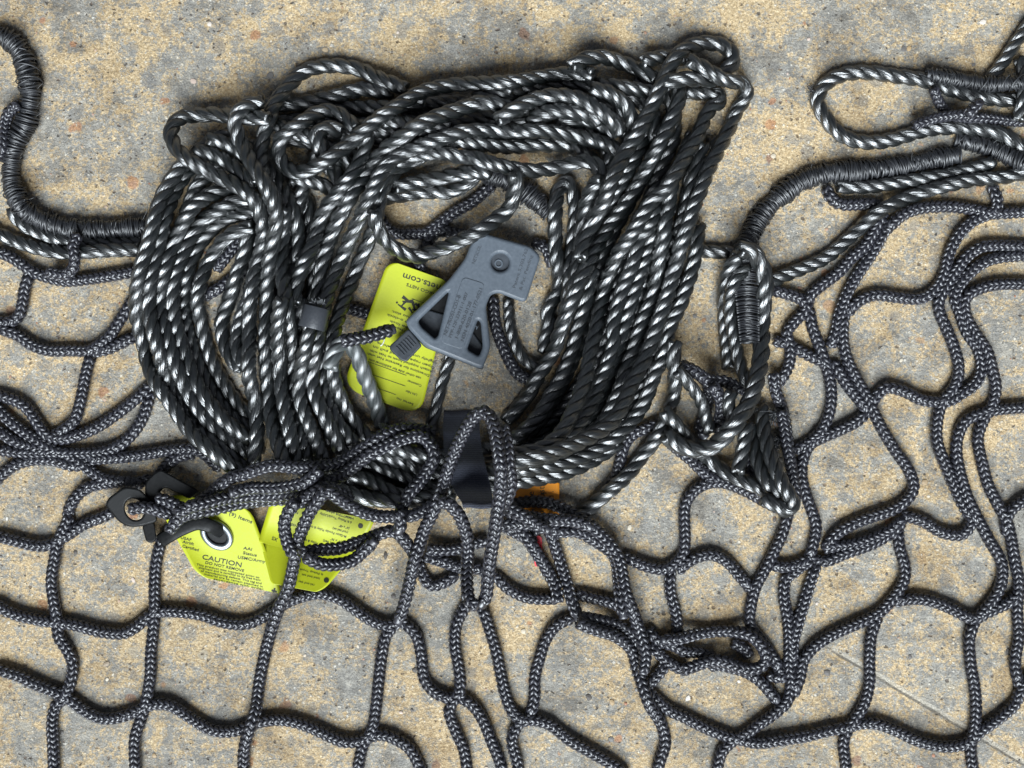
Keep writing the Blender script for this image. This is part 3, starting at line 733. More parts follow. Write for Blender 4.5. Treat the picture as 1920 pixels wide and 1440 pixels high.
# buried turns
turns('''
500,235 560,225 620,228 690,232 760,222 830,215
520,262 560,262 610,275 660,290 690,320 690,360
470,270 510,300 545,330 570,365 580,410 575,460 560,505 545,560 540,620
700,235 760,235 820,245 900,250 990,225 1060,205
760,200 860,190 960,195 1060,195 1130,205 1170,240 1175,290 1150,350
880,260 960,262 1050,245 1110,250 1140,290 1130,340 1105,400
1190,150 1230,165 1262,200 1262,260 1240,320 1215,380 1190,440 1160,520 1140,600 1110,680 1060,760 1000,820
1255,330 1240,400 1225,470 1205,545 1180,620 1150,690 1110,770 1050,830 980,870
1300,300 1285,380 1268,450 1250,520 1230,590 1205,650 1170,730 1120,800 1050,850 970,885
1280,520 1262,585 1240,650 1212,715 1175,780 1130,830 1060,868 980,888 880,903 780,925 690,920 620,890
600,260 590,310 570,350 555,400 548,450 545,520 535,600 530,680 545,760 565,840
640,330 620,390 600,450 590,520 585,600 582,680 600,760 625,830
300,470 290,530 288,590 305,650 330,710 365,765 410,815 460,860
390,330 352,400 332,460 318,520 315,580 330,650 355,710 390,765 440,815 490,850
545,870 600,900 660,925 740,930 820,925 900,905 970,885
690,835 750,850 820,855 890,855 960,850
560,830 620,880 690,890 770,895 850,890 930,880
1225,230 1200,280 1172,330 1140,385 1112,440 1090,500 1072,560 1050,620
1262,215 1240,265 1215,315 1185,370 1155,425 1128,480 1110,540 1098,600 1080,660 1055,715 1025,770 985,820
1300,250 1275,310 1245,365 1218,420 1192,480 1170,540 1150,600 1130,660 1105,720 1075,775 1035,820 980,845
1340,260 1318,320 1298,380 1282,440 1262,510 1240,580 1215,650 1185,720 1150,785 1100,835 1040,862 970,878
1235,420 1212,480 1190,545 1170,610 1145,680 1115,745 1080,800 1030,840 970,862
560,250 620,250 690,262 760,262
520,235 590,262 640,300 680,330
545,330 600,345 650,372
455,275 500,310 530,350 550,400 560,440 560,490
780,245 850,232 930,215 1000,200 1080,195 1150,200 1190,235
640,230 720,245 800,255 880,252
1150,180 1195,190 1225,215 1230,260
345,300 320,360 300,420 285,480
430,290 400,320 370,350 350,400
520,470 515,530 512,590 512,650 514,710 518,770 530,830
560,560 558,620 556,680 560,740 570,800 590,850
600,600 598,650 600,700 608,750 622,800 650,840
610,640 606,690 610,740 630,790 665,835
''', lift=-3)
# inner part of the left side
turns('''
505,385 495,420 485,455 480,495 470,540 462,590 455,640 458,690
462,310 468,350 470,390 465,440 457,482 444,515 435,545 425,575 416,605 420,640 435,672 452,692
480,540 462,570 452,595 446,620 445,650 456,685
''')
turns('''
475,425 448,432 420,450 398,480 385,505 375,535 370,565 376,600 385,635 396,670 412,705 430,735 452,765 478,785
480,400 450,402 420,412 393,435 372,462 357,495 348,530 346,570 350,610 360,650 374,690 393,728 415,758 440,785 472,806
475,375 440,380 408,395 380,415 358,445 342,480 328,520 324,560 328,600 340,645 355,690 375,730 398,762 425,792 467,823
470,345 430,352 395,365 365,385 345,415 330,450 315,490 303,530 301,575 308,615 320,655 335,698 352,735 375,770 400,800 428,826 464,852
400,275 365,305 335,345 315,390 302,440 290,490 281,530 279,575 285,610 297,655 308,695 325,735 345,768 368,800 395,826 425,852 460,880
440,248 417,257 392,268 366,290 340,312 326,330 309,358 295,392 280,448 265,500 256,545 256,592 268,640 277,680 293,718 313,746 336,780 360,812 388,838 420,864 458,892
390,262 420,268 445,282 468,305 480,330
365,283 395,290 425,305 455,325 478,348
''')
# upper middle tangle and the band across the top
turns('''
620,200 680,202 740,200 795,190
720,225 760,232 800,245 845,240
615,310 632,330 648,360
640,245 612,240 596,250 597,270 605,290 612,315
939,177 985,168 1016,162 1047,158 1079,158 1110,160 1141,160 1172,164 1205,170 1240,176
890,186 939,175 960,172
1047,231 1079,225 1106,227 1131,237 1154,252
993,229 1016,214 1043,208 1068,210 1095,215 1125,228
1110,166 1137,172 1156,183 1172,197 1184,222 1190,255
700,372 727,370 759,365 790,360 817,359 842,359 865,350 882,338 898,322
740,352 770,345 800,338 830,332 860,325 890,322 918,325
960,205 922,193 896,193 865,204 833,214 802,227 781,237 760,252 740,266 723,281 708,297 696,314 681,337 668,352 648,385 630,420 614,462 604,492 599,530 594,570 590,640
1140,345 1133,335 1120,314 1104,295 1085,281 1064,272 1037,272 1006,272 975,275 943,275 912,272 881,268 860,264 830,275 800,288 770,302 745,318 725,340 712,367
1140,335 1120,310 1092,302 1058,311 1037,316 1006,320 975,318 943,312 914,304 885,295 865,295 833,287 802,287 777,293 750,306 729,321 717,345 711,375 705,410 695,442 685,467 673,492 660,530 645,565 633,600 624,635 622,680 629,720 640,748 652,774 669,797 690,818 730,838 790,850
1165,284 1147,275 1120,265 1089,258 1058,252 1027,246 995,245 964,245 933,245 897,245 866,247 833,258 802,268 781,277 758,287 733,302 714,325 696,362 677,405 660,440 645,475 630,510 615,550 604,595 595,640 588,680 586,715 592,745 604,770 616,795 630,825 642,855
933,226 950,214 970,202 991,191 1014,183 1039,179 1068,181 1095,189 1120,204 1139,218 1154,235 1162,252
''')
# left side, front turns
turns('''
690,250 680,290 662,325 640,352 622,375 608,395 598,420 590,450 578,480 565,505 555,535 552,570
535,390 530,440 529,490 530,520 536,555 540,590 544,620 547,660 548,700 549,740 553,775 563,810 570,840 575,872
''')
band_rope, bandc = twisted(P('592,566 588,590 582,615 575,645 566,680 561,715 563,750 573,780 585,807 597,838 607,862'), 14, 'rope_turn', COIL, 'd', ret=True)
turns('''
500,193 537,195 569,193 600,187 629,181 658,172 683,167 708,170 735,173
760,168 740,158 719,150 698,141 677,131 650,125 625,123 600,125 577,131 558,143 540,162 525,181 512,202 504,225 495,250 490,278 490,310 498,345 508,380
528,560 522,600 521,640 524,680 528,720 534,760 542,800 549,840 555,878
505,222 480,221 455,220 427,218 402,214 373,216 344,219 331,228 321,243 322,260 332,279 348,295 373,312 402,327 427,339 448,350 468,366 485,392 494,430 489,475 480,510 473,540 468,570 467,605 468,640 466,675 467,705 472,730 479,757 482,790 481,830 474,868
492,193 484,193 465,197 448,210 440,225 442,241 448,258 459,281 471,304 486,327 502,352 513,378 518,410 513,450 505,490 501,530 500,570 499,605 497,640 498,680 501,720 506,760 512,800 524,840 537,878
''')
turns('1113,140 1073,137 1023,143 973,152 923,155 873,157 827,163 790,173 760,190 733,207 703,227 677,250 650,273 617,297 594,311 577,319 558,324 540,316 527,300 522,278 528,258 545,243 565,230 590,214 612,208 635,213 652,225 668,242')
# right side of the hank
turns('''
1070,126 1089,114 1110,108 1135,108 1160,116 1185,125 1210,136 1230,150
1020,660 1023,632 1029,611 1027,586 1035,565 1046,545 1048,523 1046,500 1042,470 1041,440 1040,419 1042,390 1046,361 1056,343 1068,346 1076,370 1079,400 1076,440 1071,480 1068,520 1066,555 1058,600
1128,335 1112,350 1101,375 1095,405 1090,440 1086,485 1078,530 1072,565
1318,270 1310,310 1297,350 1285,400 1272,440
1160,828 1130,852 1090,874 1050,889 1010,898 960,906 900,916
1312,423 1308,444 1306,469 1300,494 1294,519 1285,544 1277,569 1267,590 1255,617 1247,657 1239,678 1228,700 1222,718 1214,740 1204,762 1189,784 1174,801 1155,820 1128,838 1097,856 1055,869 1014,877 968,883 900,888
1262,340 1256,361 1254,388 1248,413 1246,438 1240,465 1235,490 1231,517 1227,538 1221,559 1212,582 1202,607 1194,632 1188,655 1178,680 1170,703 1164,726 1154,749 1145,770 1132,793 1116,808 1091,825 1055,845 1010,862 955,872
1230,390 1219,420 1208,435 1198,448 1193,469 1187,494 1177,519 1167,544 1160,569 1154,590 1149,617 1151,640 1145,664 1137,687 1128,710 1120,732 1111,753 1099,774 1085,797 1070,818 1045,836 1005,852 958,860
1112,505 1107,525 1101,550 1096,573 1089,600 1081,627 1074,655 1064,680 1055,703 1045,722 1033,741 1022,762 1010,780 993,799 976,814 950,830 900,845
1286,172 1289,172 1312,175 1332,177 1350,178 1347,193 1332,204 1320,225 1312,247 1301,268 1287,289 1276,310 1264,329 1250,352 1236,365 1221,378 1206,402 1190,430 1175,452 1160,473 1150,494 1140,519 1133,544 1127,569 1122,594 1116,625 1108,655 1104,682 1099,707 1091,728 1082,753 1072,774 1062,797 1045,820 1018,840 982,850 952,852
1272,160 1273,182 1267,206 1255,233 1245,254 1232,279 1220,302 1207,327 1194,350 1179,373 1162,398 1146,419 1131,442 1117,465 1105,490 1096,512 1086,534 1075,557 1065,582 1056,605 1048,627 1041,652 1028,676 1014,697 1003,716 993,737 980,753 966,771 948,790
1204,114 1222,111 1245,107 1268,108 1285,112
1268,640 1263,662 1264,693 1265,724 1260,752 1251,778 1241,803 1226,828 1205,853 1189,876 1168,899 1147,917 1120,940 1105,953 1085,966
1245,158 1270,150 1300,148 1330,150 1352,142 1366,128 1374,114 1372,100 1357,86 1332,81 1307,83 1287,91 1270,104 1257,125 1245,150 1232,177 1220,204 1207,229 1193,254 1176,279 1164,302 1153,327 1143,350 1133,377 1119,402 1104,432 1094,457 1088,485
1290,113 1316,125 1339,139 1364,152 1388,155 1400,170 1393,189 1380,210 1371,231 1362,252 1351,273 1341,293 1330,314 1322,333 1313,358 1302,384 1292,417 1277,457 1269,490 1258,527 1248,565 1236,600 1225,632 1212,664 1199,693 1185,720 1174,745 1162,770 1145,793 1118,812 1087,829 1045,846 1003,858 955,868
''')
# below the strap
turns('''
646,900 675,895 706,908 740,925 790,940 840,938
680,866 706,872 737,885 768,898 794,911 840,918
690,846 715,852 740,861 768,871 800,884 850,890
700,830 727,838 758,846 789,855 840,862
575,885 610,905 655,925 700,936 758,940 800,934 850,925
''')
# hanging turn over the rope lock comes after the lock itself

# ------------------------------------------------------------------ 4. grey rope lock
def slab(outer, holes, z0, z1, bev, name, matl, parent, tilt=(0, 0), res=3):
    cu = bpy.data.curves.new(name, 'CURVE'); cu.dimensions = '2D'; cu.fill_mode = 'BOTH'
    cu.extrude = (z1 - z0) / 2 - bev; cu.bevel_depth = bev; cu.bevel_resolution = res; cu.offset = -bev
    for pts in [outer] + holes:
        sp = cu.splines.new('POLY'); sp.points.add(len(pts) - 1); sp.use_cyclic_u = True
        for k, (x, y) in enumerate(pts): sp.points[k].co = (x, -y, 0, 1)
    o = bpy.data.objects.new('slab', cu); C.objects.link(o)
    dg = bpy.context.evaluated_depsgraph_get(); me = bpy.data.meshes.new_from_object(o.evaluated_get(dg)); me.name = name
    bpy.data.objects.remove(o); bpy.data.curves.remove(cu)
    co = np.zeros(len(me.vertices) * 3); me.vertices.foreach_get('co', co); co = co.reshape(-1, 3)
    x, y, z = co[:, 0], -co[:, 1], co[:, 2] + (z0 + z1) / 2
    cx, cy = x.mean(), y.mean()
    z = z + (x - cx) * tilt[0] + (y - cy) * tilt[1]
    me.vertices.foreach_set('co', W(x, y, z).ravel()); me.update()
    for p in me.polygons: p.use_smooth = False
    me.materials.clear()
    # stamp on the height map
    pts = np.array(outer); xs, ys = np.meshgrid(np.arange(pts[:, 0].min(), pts[:, 0].max(), 2), np.arange(pts[:, 1].min(), pts[:, 1].max(), 2))
    xs, ys = xs.ravel(), ys.ravel(); ins = np.zeros(len(xs), bool); n = len(pts)
    for k in range(n):
        x1, y1 = pts[k]; x2, y2 = pts[(k + 1) % n]
        c = ((y1 > ys) != (y2 > ys)); xx = (x2 - x1) * (ys - y1) / ((y2 - y1) if y2 != y1 else 1e-9) + x1
        ins ^= c & (xs < xx)
    i, j = hm_idx(xs[ins], ys[ins]); np.maximum.at(HM, (i, j), z1 + (xs[ins] - cx) * tilt[0] + (ys[ins] - cy) * tilt[1])
    return link(name, me, matl, parent)

def rounded(pts, rad, n=5):
    """round the corners of a polygon"""
    pts = [np.array(p, float) for p in pts]; out = []; m = len(pts)
    for k in range(m):
        a, b, c = pts[k - 1], pts[k], pts[(k + 1) % m]
        r = rad[k] if isinstance(rad, (list, tuple)) else rad
        d1, d2 = a - b, c - b; l1, l2 = np.linalg.norm(d1), np.linalg.norm(d2); r1 = min(r, l1 * .45, l2 * .45)
        p0, p2 = b + d1 / l1 * r1, b + d2 / l2 * r1
        for t in np.linspace(0, 1, n): out.append(tuple((1 - t) ** 2 * p0 + 2 * t * (1 - t) * b + t * t * p2))
    return out

def ring(cx, cy, r, n=28, ry=None, rot=0):
    ry = ry or r; o = []
    for a in np.linspace(0, 2 * np.pi, n, endpoint=False):
        x, y = math.cos(a) * r, math.sin(a) * ry
        o.append((cx + x * math.cos(rot) - y * math.sin(rot), cy + x * math.sin(rot) + y * math.cos(rot)))
    return o

LOCK = thing('rope_lock', 'grey moulded plastic rope lock with two triangular openings on the yellow tag', 'rope lock', 860, 580, 30)
body = [(903, 436), (995, 462), (1014, 480), (987, 564), (978, 566), (934, 549), (920, 553), (911, 574), (920, 650), (906, 690), (896, 690), (797, 650), (766, 616), (760, 601), (842, 524), (873, 483), (880, 463), (893, 440)]
tri1 = rounded([(842, 546), (784, 602), (790, 613), (816, 635), (822, 628)], 7)
tri2 = rounded([(896, 600), (876, 655), (898, 668), (905, 650), (901, 605)], 6)
TL = (-0.03, -0.02)
slab(rounded(body, [8, 8, 10, 7, 5, 8, 10, 8, 10, 8, 8, 14, 8, 10, 14, 14, 8, 6]), [tri1, tri2, ring(938, 492, 17)], 34, 68, 6.5, 'lock_body', M_GREY, LOCK, TL)
slab(rounded([(868, 519), (910, 532), (868, 656), (826, 642)], 10), [], 60, 69.6, 1.0, 'raised_panel', M_GREY, LOCK, TL)
slab(rounded([(766, 616), (792, 648), (762, 679), (752, 676), (731, 656), (731, 648)], 6), [], 44, 58, 3, 'thumb_tab', M_TAB, LOCK)
for k in range(6):
    t = 0.12 + k * 0.15; a = np.array((737, 650)) * (1 - t) + np.array((766, 624)) * t; b = np.array((757, 672)) * (1 - t) + np.array((786, 646)) * t
    d = (b - a) / np.linalg.norm(b - a); nrm = np.array((-d[1], d[0])) * 1.3; a2, b2 = a + d * 4, b - d * 4
    slab([tuple(a2 + nrm), tuple(b2 + nrm), tuple(b2 - nrm), tuple(a2 - nrm)], [], 56, 60, 0.8, 'grip_rib', M_TAB, LOCK)
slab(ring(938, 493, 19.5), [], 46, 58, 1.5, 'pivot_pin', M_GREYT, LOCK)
slab(ring(935, 494, 8), [ring(935, 494, 5)], 57, 60, 0.8, 'pin_rim', M_GREY, LOCK)
# floor web inside the openings
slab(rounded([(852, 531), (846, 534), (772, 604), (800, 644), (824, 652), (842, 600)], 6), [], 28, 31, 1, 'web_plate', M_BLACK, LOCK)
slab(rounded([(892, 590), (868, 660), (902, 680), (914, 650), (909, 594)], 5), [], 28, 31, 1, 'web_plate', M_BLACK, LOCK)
# lower shell visible past the front edge
slab(rounded([(766, 620), (797, 652), (828, 664), (905, 694), (914, 660), (870, 600), (800, 580)], 6), [], 22, 36, 3, 'lower_shell', M_TAB, LOCK)

zt = lambda x, y: 68.4 + (x - 880) * TL[0] + (y - 570) * TL[1]
zp = lambda x, y: 70.2 + (x - 868) * TL[0] + (y - 588) * TL[1]
def shift(x0, y0, x1, y1, k):
    d = np.array((x1 - x0, y1 - y0), float); d /= np.linalg.norm(d); p = np.array((-d[1], d[0])) * k
    return x0 + p[0], y0 + p[1], x1 + p[0], y1 + p[1]
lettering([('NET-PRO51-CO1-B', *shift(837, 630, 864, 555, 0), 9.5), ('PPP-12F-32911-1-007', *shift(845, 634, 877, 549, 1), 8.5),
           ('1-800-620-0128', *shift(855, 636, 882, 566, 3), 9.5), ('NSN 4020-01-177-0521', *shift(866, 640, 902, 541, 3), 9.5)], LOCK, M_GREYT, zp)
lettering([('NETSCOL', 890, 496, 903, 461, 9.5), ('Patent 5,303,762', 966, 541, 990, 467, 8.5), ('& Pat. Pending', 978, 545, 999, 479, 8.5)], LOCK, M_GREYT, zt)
lettering([('2', 893, 619, 897, 612, 9)], LOCK, M_GREY, lambda x, y: 43)

turns('965,325 968,345 962,368 953,392 925,415 894,436 852,456 811,472 780,481 748,470 722,450 708,425 702,395')
# white-ended tail hanging into the middle
twisted(P('618,690 628,660 645,642 660,650 672,672 682,700 694,730 706,762 716,796'), 16, 'rope_tail', COIL, 'd', lift=4, m=M_TAIL)['label'] = 'pale silvery cut tail of the rope'
braided(P('640,640 665,636 695,630 722,622 740,616'), 13, 'mesh_cord', NET, 'd', lift=-6)
fibres(716, 796, 60, 0.3, 1, 30, 12, 0.35, COIL, 'frayed_end')
# thin filament tie on the tag cord
a = np.linspace(-1.2, 1.2, 14)
w, T, N, B = frames(np.stack([709 + np.cos(a) * 12, 632 + np.sin(a) * 18, 64 + 0 * a], -1))
mb = MB(); mb.tube(w, N, B, 1.0 * S, 1.0 * S, 6); ft = mb.build('tie_filament', M_WHITE, tg1.o)

# band at the rope end among the left turns
bz = float(np.interp(590, bandc[::-1, 1] if bandc[0, 1] > bandc[-1, 1] else bandc[:, 1], bandc[:, 2]))
def sleeve(p0, p1, r, name, matl, parent, z, h=0.9):
    d = np.array(p1, float) - np.array(p0, float); n = 24
    t = np.array([0, 0, 0.04, 0.5, 0.96, 1, 1]); rr = np.array([r * 0.8, r * 0.97, r, r * 1.02, r, r * 0.97, r * 0.8])
    c = np.array(p0)[None] + d[None] * t[:, None]
    w, T, N, B = frames(np.stack([np.linspace(p0[0], p1[0], 7), np.linspace(p0[1], p1[1], 7), np.full(7, z)], -1))
    w = W(c[:, 0], c[:, 1], np.full(7, float(z)))
    mb = MB(); mb.tube(w, N, B, rr * S, rr * S * h, n, cap=False); return mb.build(name, matl, parent)
sleeve((594, 575), (584, 616), 24, 'heat_shrink_band', M_BAND, COIL, bz + 8, 0.8)
fibres(594, 574, bz + 10, 0.1, -1, 60, 14, 0.55, COIL, 'frayed_end')

# ------------------------------------------------------------------ 5. doubled corner loop of the net, right of the hank
def netbraid(txt, r=12.0, mode='d', lift=0):
    for ln in txt.strip().split('\n'): braided(P(ln), r, 'mesh_cord', NET, mode, lift=lift)
netbraid('''
1278,685 1297,693 1315,706 1328,722 1326,760 1318,785 1312,805 1325,822
1280,690 1303,697 1327,712 1357,715 1388,728 1410,735
1335,722 1350,745 1352,775 1345,797 1357,815 1372,822
1450,700 1455,735 1466,765 1473,800 1478,840 1484,880 1488,920 1484,950
1410,835 1406,870 1412,905 1430,930
''')
twisted(P('1270,695 1283,708 1298,728 1313,750 1322,778 1332,810'), 12.5, 'border_rope', NET)
twisted(P('1245,770 1262,790 1285,818 1320,852 1360,884 1410,908 1440,922 1462,930'), 15, 'border_rope', NET)
twisted(P('1372,735 1366,755 1370,782 1376,808'), 13, 'border_rope', NET)
twisted(P('1385,478 1366,505 1357,545 1358,590 1361,635 1366,690'), 14, 'border_rope', NET)
twisted(P('1400,500 1376,530 1368,570 1371,602 1376,629 1381,654 1388,681 1397,708 1412,730'), 13.5, 'border_rope', NET)
twisted(P('1408,800 1412,832 1420,862 1432,892 1450,918 1466,932'), 14, 'border_rope', NET)
braided(P('1465,770 1472,810 1478,850 1486,890 1492,925 1488,950'), 11, 'mesh_cord', NET, 'd')
twisted(P('1428,764 1430,793 1436,822 1443,850 1455,880 1468,908 1482,932 1486,948 1474,957 1456,948 1430,935'), 14.5, 'border_rope', NET)
twisted(P('1402,795 1395,830 1390,855 1383,885'), 14, 'border_rope', NET)
twisted(P('1386,468 1410,472 1428,500 1435,530 1432,560 1430,581 1428,612 1428,643 1426,675 1420,706 1413,731 1405,754 1392,775 1380,793 1363,812 1347,829 1326,840 1295,842 1266,830 1248,815'), 17, 'border_rope', NET, lift=4)
# thread lashing bridging the two legs
mb = MB()
for k, yy in enumerate(np.arange(487, 648, 6.2)):
    t = np.linspace(0, 1, 9); x0, x1 = 1372 + (yy - 487) * 0.10, 1424
    for q in range(2):
        x = x0 + (x1 - x0) * t; y = yy + 2 * q + rng.normal(0, 1.3) - 6 * np.sin(np.pi * t) * 0.6 + rng.normal(0, .8) * t
        i, j = hm_idx(x, y); z = 44 + 13 * np.abs(2 * t - 1) ** 2 + rng.normal(0, .7)
        w, T, N, B = frames(np.stack([x, y, z], -1)); mb.tube(w, N, B, 1.7 * S, 1.5 * S, 5)
mb.build('thread_lashing', M_WHIP, NET)
whipped(P('1380,470 1394,486 1398,520 1398,560 1400,600 1402,640'), 15, 'border_whipping', NET, 'f', lift=14, th=1.7)
fibres(1452, 772, 26, 0.2, 1, 55, 28, 0.9, NET, 'thread_lashing', 0.8, M_WHIP)
fibres(1462, 820, 26, 0.2, 1, 55, 28, 0.9, NET, 'thread_lashing', 0.8, M_WHIP)

# ------------------------------------------------------------------ 6. plastic clip with the caution tag, cords over it
tg6 = Card('yellow_tag', 'bright yellow CAUTION tag with a steel eyelet hanging from the black clip', 'tag',
           [(278, 916, 34), (469, 953, 30), (529, 1114, 13), (371, 1081, 15)], M_YEL, (70, 20, 8, 24), bend=((60, -1, 0.55, 0.05), (30, 1, 0, 0.7)))
lettering([('includes (9) Items', 386, 949, 472, 982, 9), ('USAF', 338, 1010, 358, 1015, 7), ('Airlift', 342, 1018, 363, 1023, 7), ('Certified', 341, 1026, 372, 1034, 7),
           ('AAI', 456, 1030, 472, 1033, 7.5), ('Status', 455, 1039, 481, 1044, 7.5), ('USMC/Army', 445, 1047, 497, 1056, 7.5),
           ('CAUTION', 378, 1048, 452, 1064, 12.5), ('DO NOT REMOVE', 384, 1057, 457, 1073, 7)], tg6.card, M_INK, tg6.zf, 'printing')
lettering([('This product was inspected prior to', 368, 1060, 486, 1085, 5), ('shipment and is certified to be free from', 372, 1066, 488, 1090, 5), ('of manufacturing defects. This tag and', 376, 1072, 490, 1096, 5),
           ('material are to remain attached in', 382, 1078, 492, 1102, 5), ('accordance with order', 400, 1087, 494, 1107, 5)], tg6.card, M_INK, tg6.zf, 'printing')
rules(tg6, [(509, 1107, 519, 1110), (515, 1103, 513, 1111)], 1.8)
# eyelet
n, mm = 40, 12
cx, cy = 406.0, 1003.0
ph = np.linspace(0, 2 * np.pi, n, endpoint=False)
pl = plane_z(tg6.c); rot = math.radians(38)
def ell(a, ru, rv):
    x, y = np.cos(a) * ru, np.sin(a) * rv
    return cx + x * math.cos(rot) - y * math.sin(rot), cy + x * math.sin(rot) + y * math.cos(rot)
mb = MB(); vs = []
for k, t in enumerate(np.linspace(0, 2 * np.pi, mm, endpoint=False)):
    x, y = ell(ph, 28 + 7 * math.cos(t), 20 + 6 * math.cos(t)); z = tg6.zf(x, y, 2.0) + 5 * math.sin(t)
    vs.append(W(x, y, z))
vs = np.stack(vs, 1); i = np.arange(n)[:, None]; j = np.arange(mm)[None]
mb.add(vs.reshape(-1, 3), np.stack([i * mm + j, ((i + 1) % n) * mm + j, ((i + 1) % n) * mm + (j + 1) % mm, i * mm + (j + 1) % mm], -1))
mb.build('eyelet', M_STEEL, tg6.o)
x, y = ell(ph, 22, 15); z = tg6.zf(x, y, 1.2)
me = bpy.data.meshes.new('eyelet_hole'); me.from_pydata([tuple(v) for v in W(x, y, z)], [], [tuple(range(n))[::-1]]); me.update()
link('eyelet_hole', me, M_BLACK, tg6.card)

CLIP = thing('plastic_clip', 'black plastic clip joining net cords beside the yellow caution tag', 'clip', 260, 950, 20)
slab(rounded([(288, 888), (301, 880), (375, 921), (356, 936), (309, 913), (299, 925), (292, 948), (290, 975), (272, 950), (272, 905)], [8, 8, 4, 6, 8, 6, 6, 4, 10, 10]), [], 26, 46, 3, 'hook_plate', M_BLACK, CLIP, (-0.05, 0))
slab(rounded([(266, 985), (289, 978), (294, 1010), (287, 1018), (274, 1016)], 6), [], 14, 34, 3, 'end_tab', M_BLACK, CLIP)
slab(rounded([(233, 912), (262, 916), (284, 940), (297, 978), (262, 988), (240, 988), (222, 978), (206, 958), (197, 947), (203, 934)], 10), [ring(252, 955, 17, ry=21, rot=-0.5)], 32, 54, 4, 'ring_plate', M_BLACK, CLIP, (0.03, -0.12))
# flat strip from the clip through the eyelet
sx = np.array([300, 318, 340, 370, 395, 412, 424]); sy = np.array([1015, 1004, 992, 981, 987, 996, 1003]); sz = np.array([26, 36, 42, 46, 44, 32, 18]); sw = np.array([13, 13, 13, 13, 13, 12, 11.])
c, s_ = catmull(np.stack([sx, sy, sz, sw], -1).astype(float), 3.0)
w, T, N, B = frames(c[:, :3]); mb = MB(); mb.tube(w, N, B, c[:, 3] * S, 2.2 * S, 10); mb.build('tie_strip', M_BLACK, CLIP)
x, y = c[:, 0], c[:, 1]

netbraid('''
243,955 262,952 283,953 310,962 330,966
293,935 310,938 335,950 355,958
317,995 333,975 350,965 375,960 410,953 450,944 500,938 560,933 612,916
330,962 360,950 390,930 417,906 438,894 459,889 480,881 511,873 552,876 594,876 633,869 664,851 695,830 727,812 758,804 794,807 815,812
350,950 383,945 417,936 467,930 517,930 567,922 612,905 638,893 664,874 695,851 727,835 758,822 787,818 807,833 815,856 805,877 787,903 768,924 753,953 748,985
560,945 580,930 612,914 640,925 660,938
''', 12.2)
netbraid('''
600,880 570,905 520,915 470,915 430,925
612,916 597,938 580,962 568,990 560,1012 550,1060 540,1103 523,1140 510,1177 497,1227 487,1277 480,1327 467,1370 458,1407 457,1460
556,940 538,965 533,990 540,1020 552,1045
612,918 646,942 672,957 703,967 742,969 776,966 802,953 822,940
565,1036 599,1031 638,1028 677,1015 716,1000 742,997 766,1023 780,1045
572,1044 599,1057 625,1059 659,1052 682,1033 705,1012
800,1030 833,1031 862,1028 893,1018 915,1013
745,960 752,980 745,1000
820,940 810,966 797,990 787,1020 777,1050 768,1093 757,1137 745,1168
933,980 970,1000 1005,1020
1008,960 1000,985 1010,1000
970,985 990,1013 1010,1043 1030,1077 1043,1103 1046,1130
1025,985 1033,1003 1047,1043 1060,1083 1070,1120 1080,1147 1087,1160
1087,1157 1123,1163 1160,1173 1190,1193 1205,1215
1083,1167 1113,1180 1153,1193 1183,1217 1193,1250 1203,1280 1217,1320 1240,1357 1247,1393 1237,1427 1228,1460
937,985 973,982 1017,985 1050,997 1083,997 1120,1017 1147,1037 1157,1060 1162,1110 1170,1160
940,950 966,945 997,940 1029,943 1060,955 1085,970 1113,990 1143,1018 1160,1047 1167,1077 1173,1110 1187,1147 1200,1187 1210,1227 1205,1265
940,955 975,965 1010,972 1045,975 1080,978 1110,990
955,953 985,970 1008,985 1030,995
''', 12.2)
netbraid('''
943,800 951,838 953,870 958,906 950,935 938,952
''', 12.2)

# ------------------------------------------------------------------ 7. hook and loop strap round the hank
STRAP = thing('hook_and_loop_strap', 'dark grey hook and loop strap wrapped round the bottom of the rope coil', 'strap', 880, 870, 60)
rows = np.array([[770, 833, 893, 8], [779, 832, 896, 40], [790, 831, 899, 66], [815, 831, 900, 0], [845, 832, 904, 0], [875, 837, 911, 0], [905, 845, 918, 0], [928, 857, 923, 0], [942, 866, 924, 0], [953, 868, 925, -1]], float)
ry = np.linspace(770, 953, 40); vs = []
for yv in ry:
    xl, xr, z0 = (np.interp(yv, rows[:, 0], rows[:, k]) for k in (1, 2, 3))
    xx = np.linspace(xl, xr, 18); xw = np.linspace(xl - 4, xr + 6, 40); i, j = hm_idx(xw, np.full(40, yv)); z = np.max(HM[i, j])
    vs.append((xx, np.full(18, yv), z))
zz = np.array([v[2] for v in vs]); zm = gauss(zz, 4)
zx = np.array([zz[max(0, k - 3):k + 4].max() for k in range(len(zz))]); zm = np.maximum(gauss(np.maximum(zm, zx), 2.5), zz) + 3.5
top_ = (ry - 770) / 25.0; zm = np.where(top_ < 1, zm * np.sqrt(np.clip(1 - (1 - top_) ** 2, 0, 1)), zm)
mb = MB(); G = []
for k, (xx, yy, _) in enumerate(vs): G.append(W(xx, yy + 1.2 * np.sin(xx * 0.12), zm[k] + 2.5 * np.sin(np.linspace(0, np.pi, 18))))
G = np.array(G); Gb = G - np.array([0, 0, 3.0 * S]); a_, b_ = G.shape[:2]
i = np.arange(a_ - 1)[:, None]; j = np.arange(b_ - 1)[None]; q = np.stack([i * b_ + j, (i + 1) * b_ + j, (i + 1) * b_ + j + 1, i * b_ + j + 1], -1)
mb.add(G.reshape(-1, 3), q); mb.add(Gb.reshape(-1, 3), q[..., ::-1])
edge = [(k, 0) for k in range(a_)] + [(a_ - 1, k) for k in range(1, b_)] + [(k, b_ - 1) for k in range(a_ - 2, -1, -1)] + [(0, k) for k in range(b_ - 2, 0, -1)]
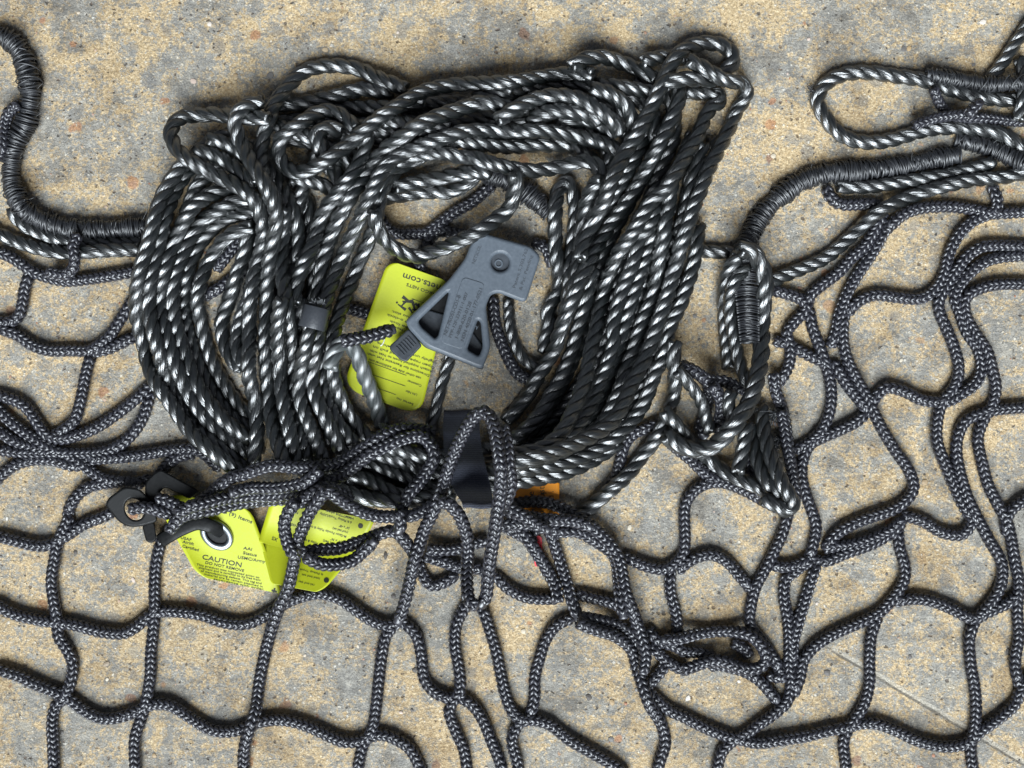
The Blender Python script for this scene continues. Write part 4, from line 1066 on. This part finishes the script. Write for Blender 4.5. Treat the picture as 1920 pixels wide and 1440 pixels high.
e = np.array([r * b_ + c_ for r, c_ in edge]); V2 = np.concatenate([G.reshape(-1, 3)[e], Gb.reshape(-1, 3)[e]]); m_ = len(e); k = np.arange(m_)
mb.add(V2, np.stack([k, (k + 1) % m_, m_ + (k + 1) % m_, m_ + k], -1))
mb.build('strap_band', M_VEL, STRAP)
for k, (xx, yy, _) in enumerate(vs):
    i, j = hm_idx(xx, yy); np.maximum.at(HM, (i, j), zm[k] + 3)
    i, j = hm_idx(xx, yy + 2); np.maximum.at(HM, (i, j), zm[k] + 3)
netbraid('''
822,938 828,921 836,895 846,864 859,833 872,807 888,783 905,772 920,784 929,812 935,851 940,890 938,921 934,953 932,968 927,1000 920,1043 915,1083 912,1117 900,1137
822,940 841,945 859,963 870,987 877,1015 877,1040 875,1070 876,1100 880,1127 896,1138
''', 12.2)

# ------------------------------------------------------------------ light, sky, camera
world = bpy.data.worlds.new('World'); bpy.context.scene.world = world; world.use_nodes = True
nt = world.node_tree; bg = nt.nodes['Background']; sky = nt.nodes.new('ShaderNodeTexSky'); sky.sky_type = 'NISHITA'
EL, AZ = math.radians(47), math.radians(183)
sky.sun_disc = False; sky.sun_elevation = EL; sky.sun_rotation = AZ; sky.air_density = 1.0; sky.dust_density = 2.5
hs = nt.nodes.new('ShaderNodeHueSaturation'); hs.inputs['Saturation'].default_value = 0.45
nt.links.new(sky.outputs[0], hs.inputs['Color']); nt.links.new(hs.outputs[0], bg.inputs[0]); bg.inputs[1].default_value = 0.05 * 0.55
sd = bpy.data.lights.new('sun', 'SUN'); sd.energy = 4.7; sd.angle = math.radians(40); sd.color = (0.86, 0.94, 1.0)
so = bpy.data.objects.new('sun', sd); C.objects.link(so)
# the light comes from the lower edge of the picture
from mathutils import Vector
dirv = Vector((math.sin(AZ) * math.cos(EL), math.cos(AZ) * math.cos(EL), math.sin(EL)))
so.rotation_euler = dirv.to_track_quat('Z', 'Y').to_euler(); so.location = dirv * 5

cd = bpy.data.cameras.new('camera'); co = bpy.data.objects.new('camera', cd); C.objects.link(co)
co.location = (0, 0, H * S); co.rotation_euler = (0, 0, 0)
cd.sensor_fit = 'HORIZONTAL'; cd.angle = 2 * math.atan(960 / H); cd.clip_start = 0.01; cd.clip_end = 200
sc = bpy.context.scene; sc.camera = co
sc.view_settings.view_transform = 'Standard'; sc.view_settings.look = 'None'; sc.view_settings.gamma = 1; sc.view_settings.use_curve_mapping = False
sc.view_settings.exposure = 0.72
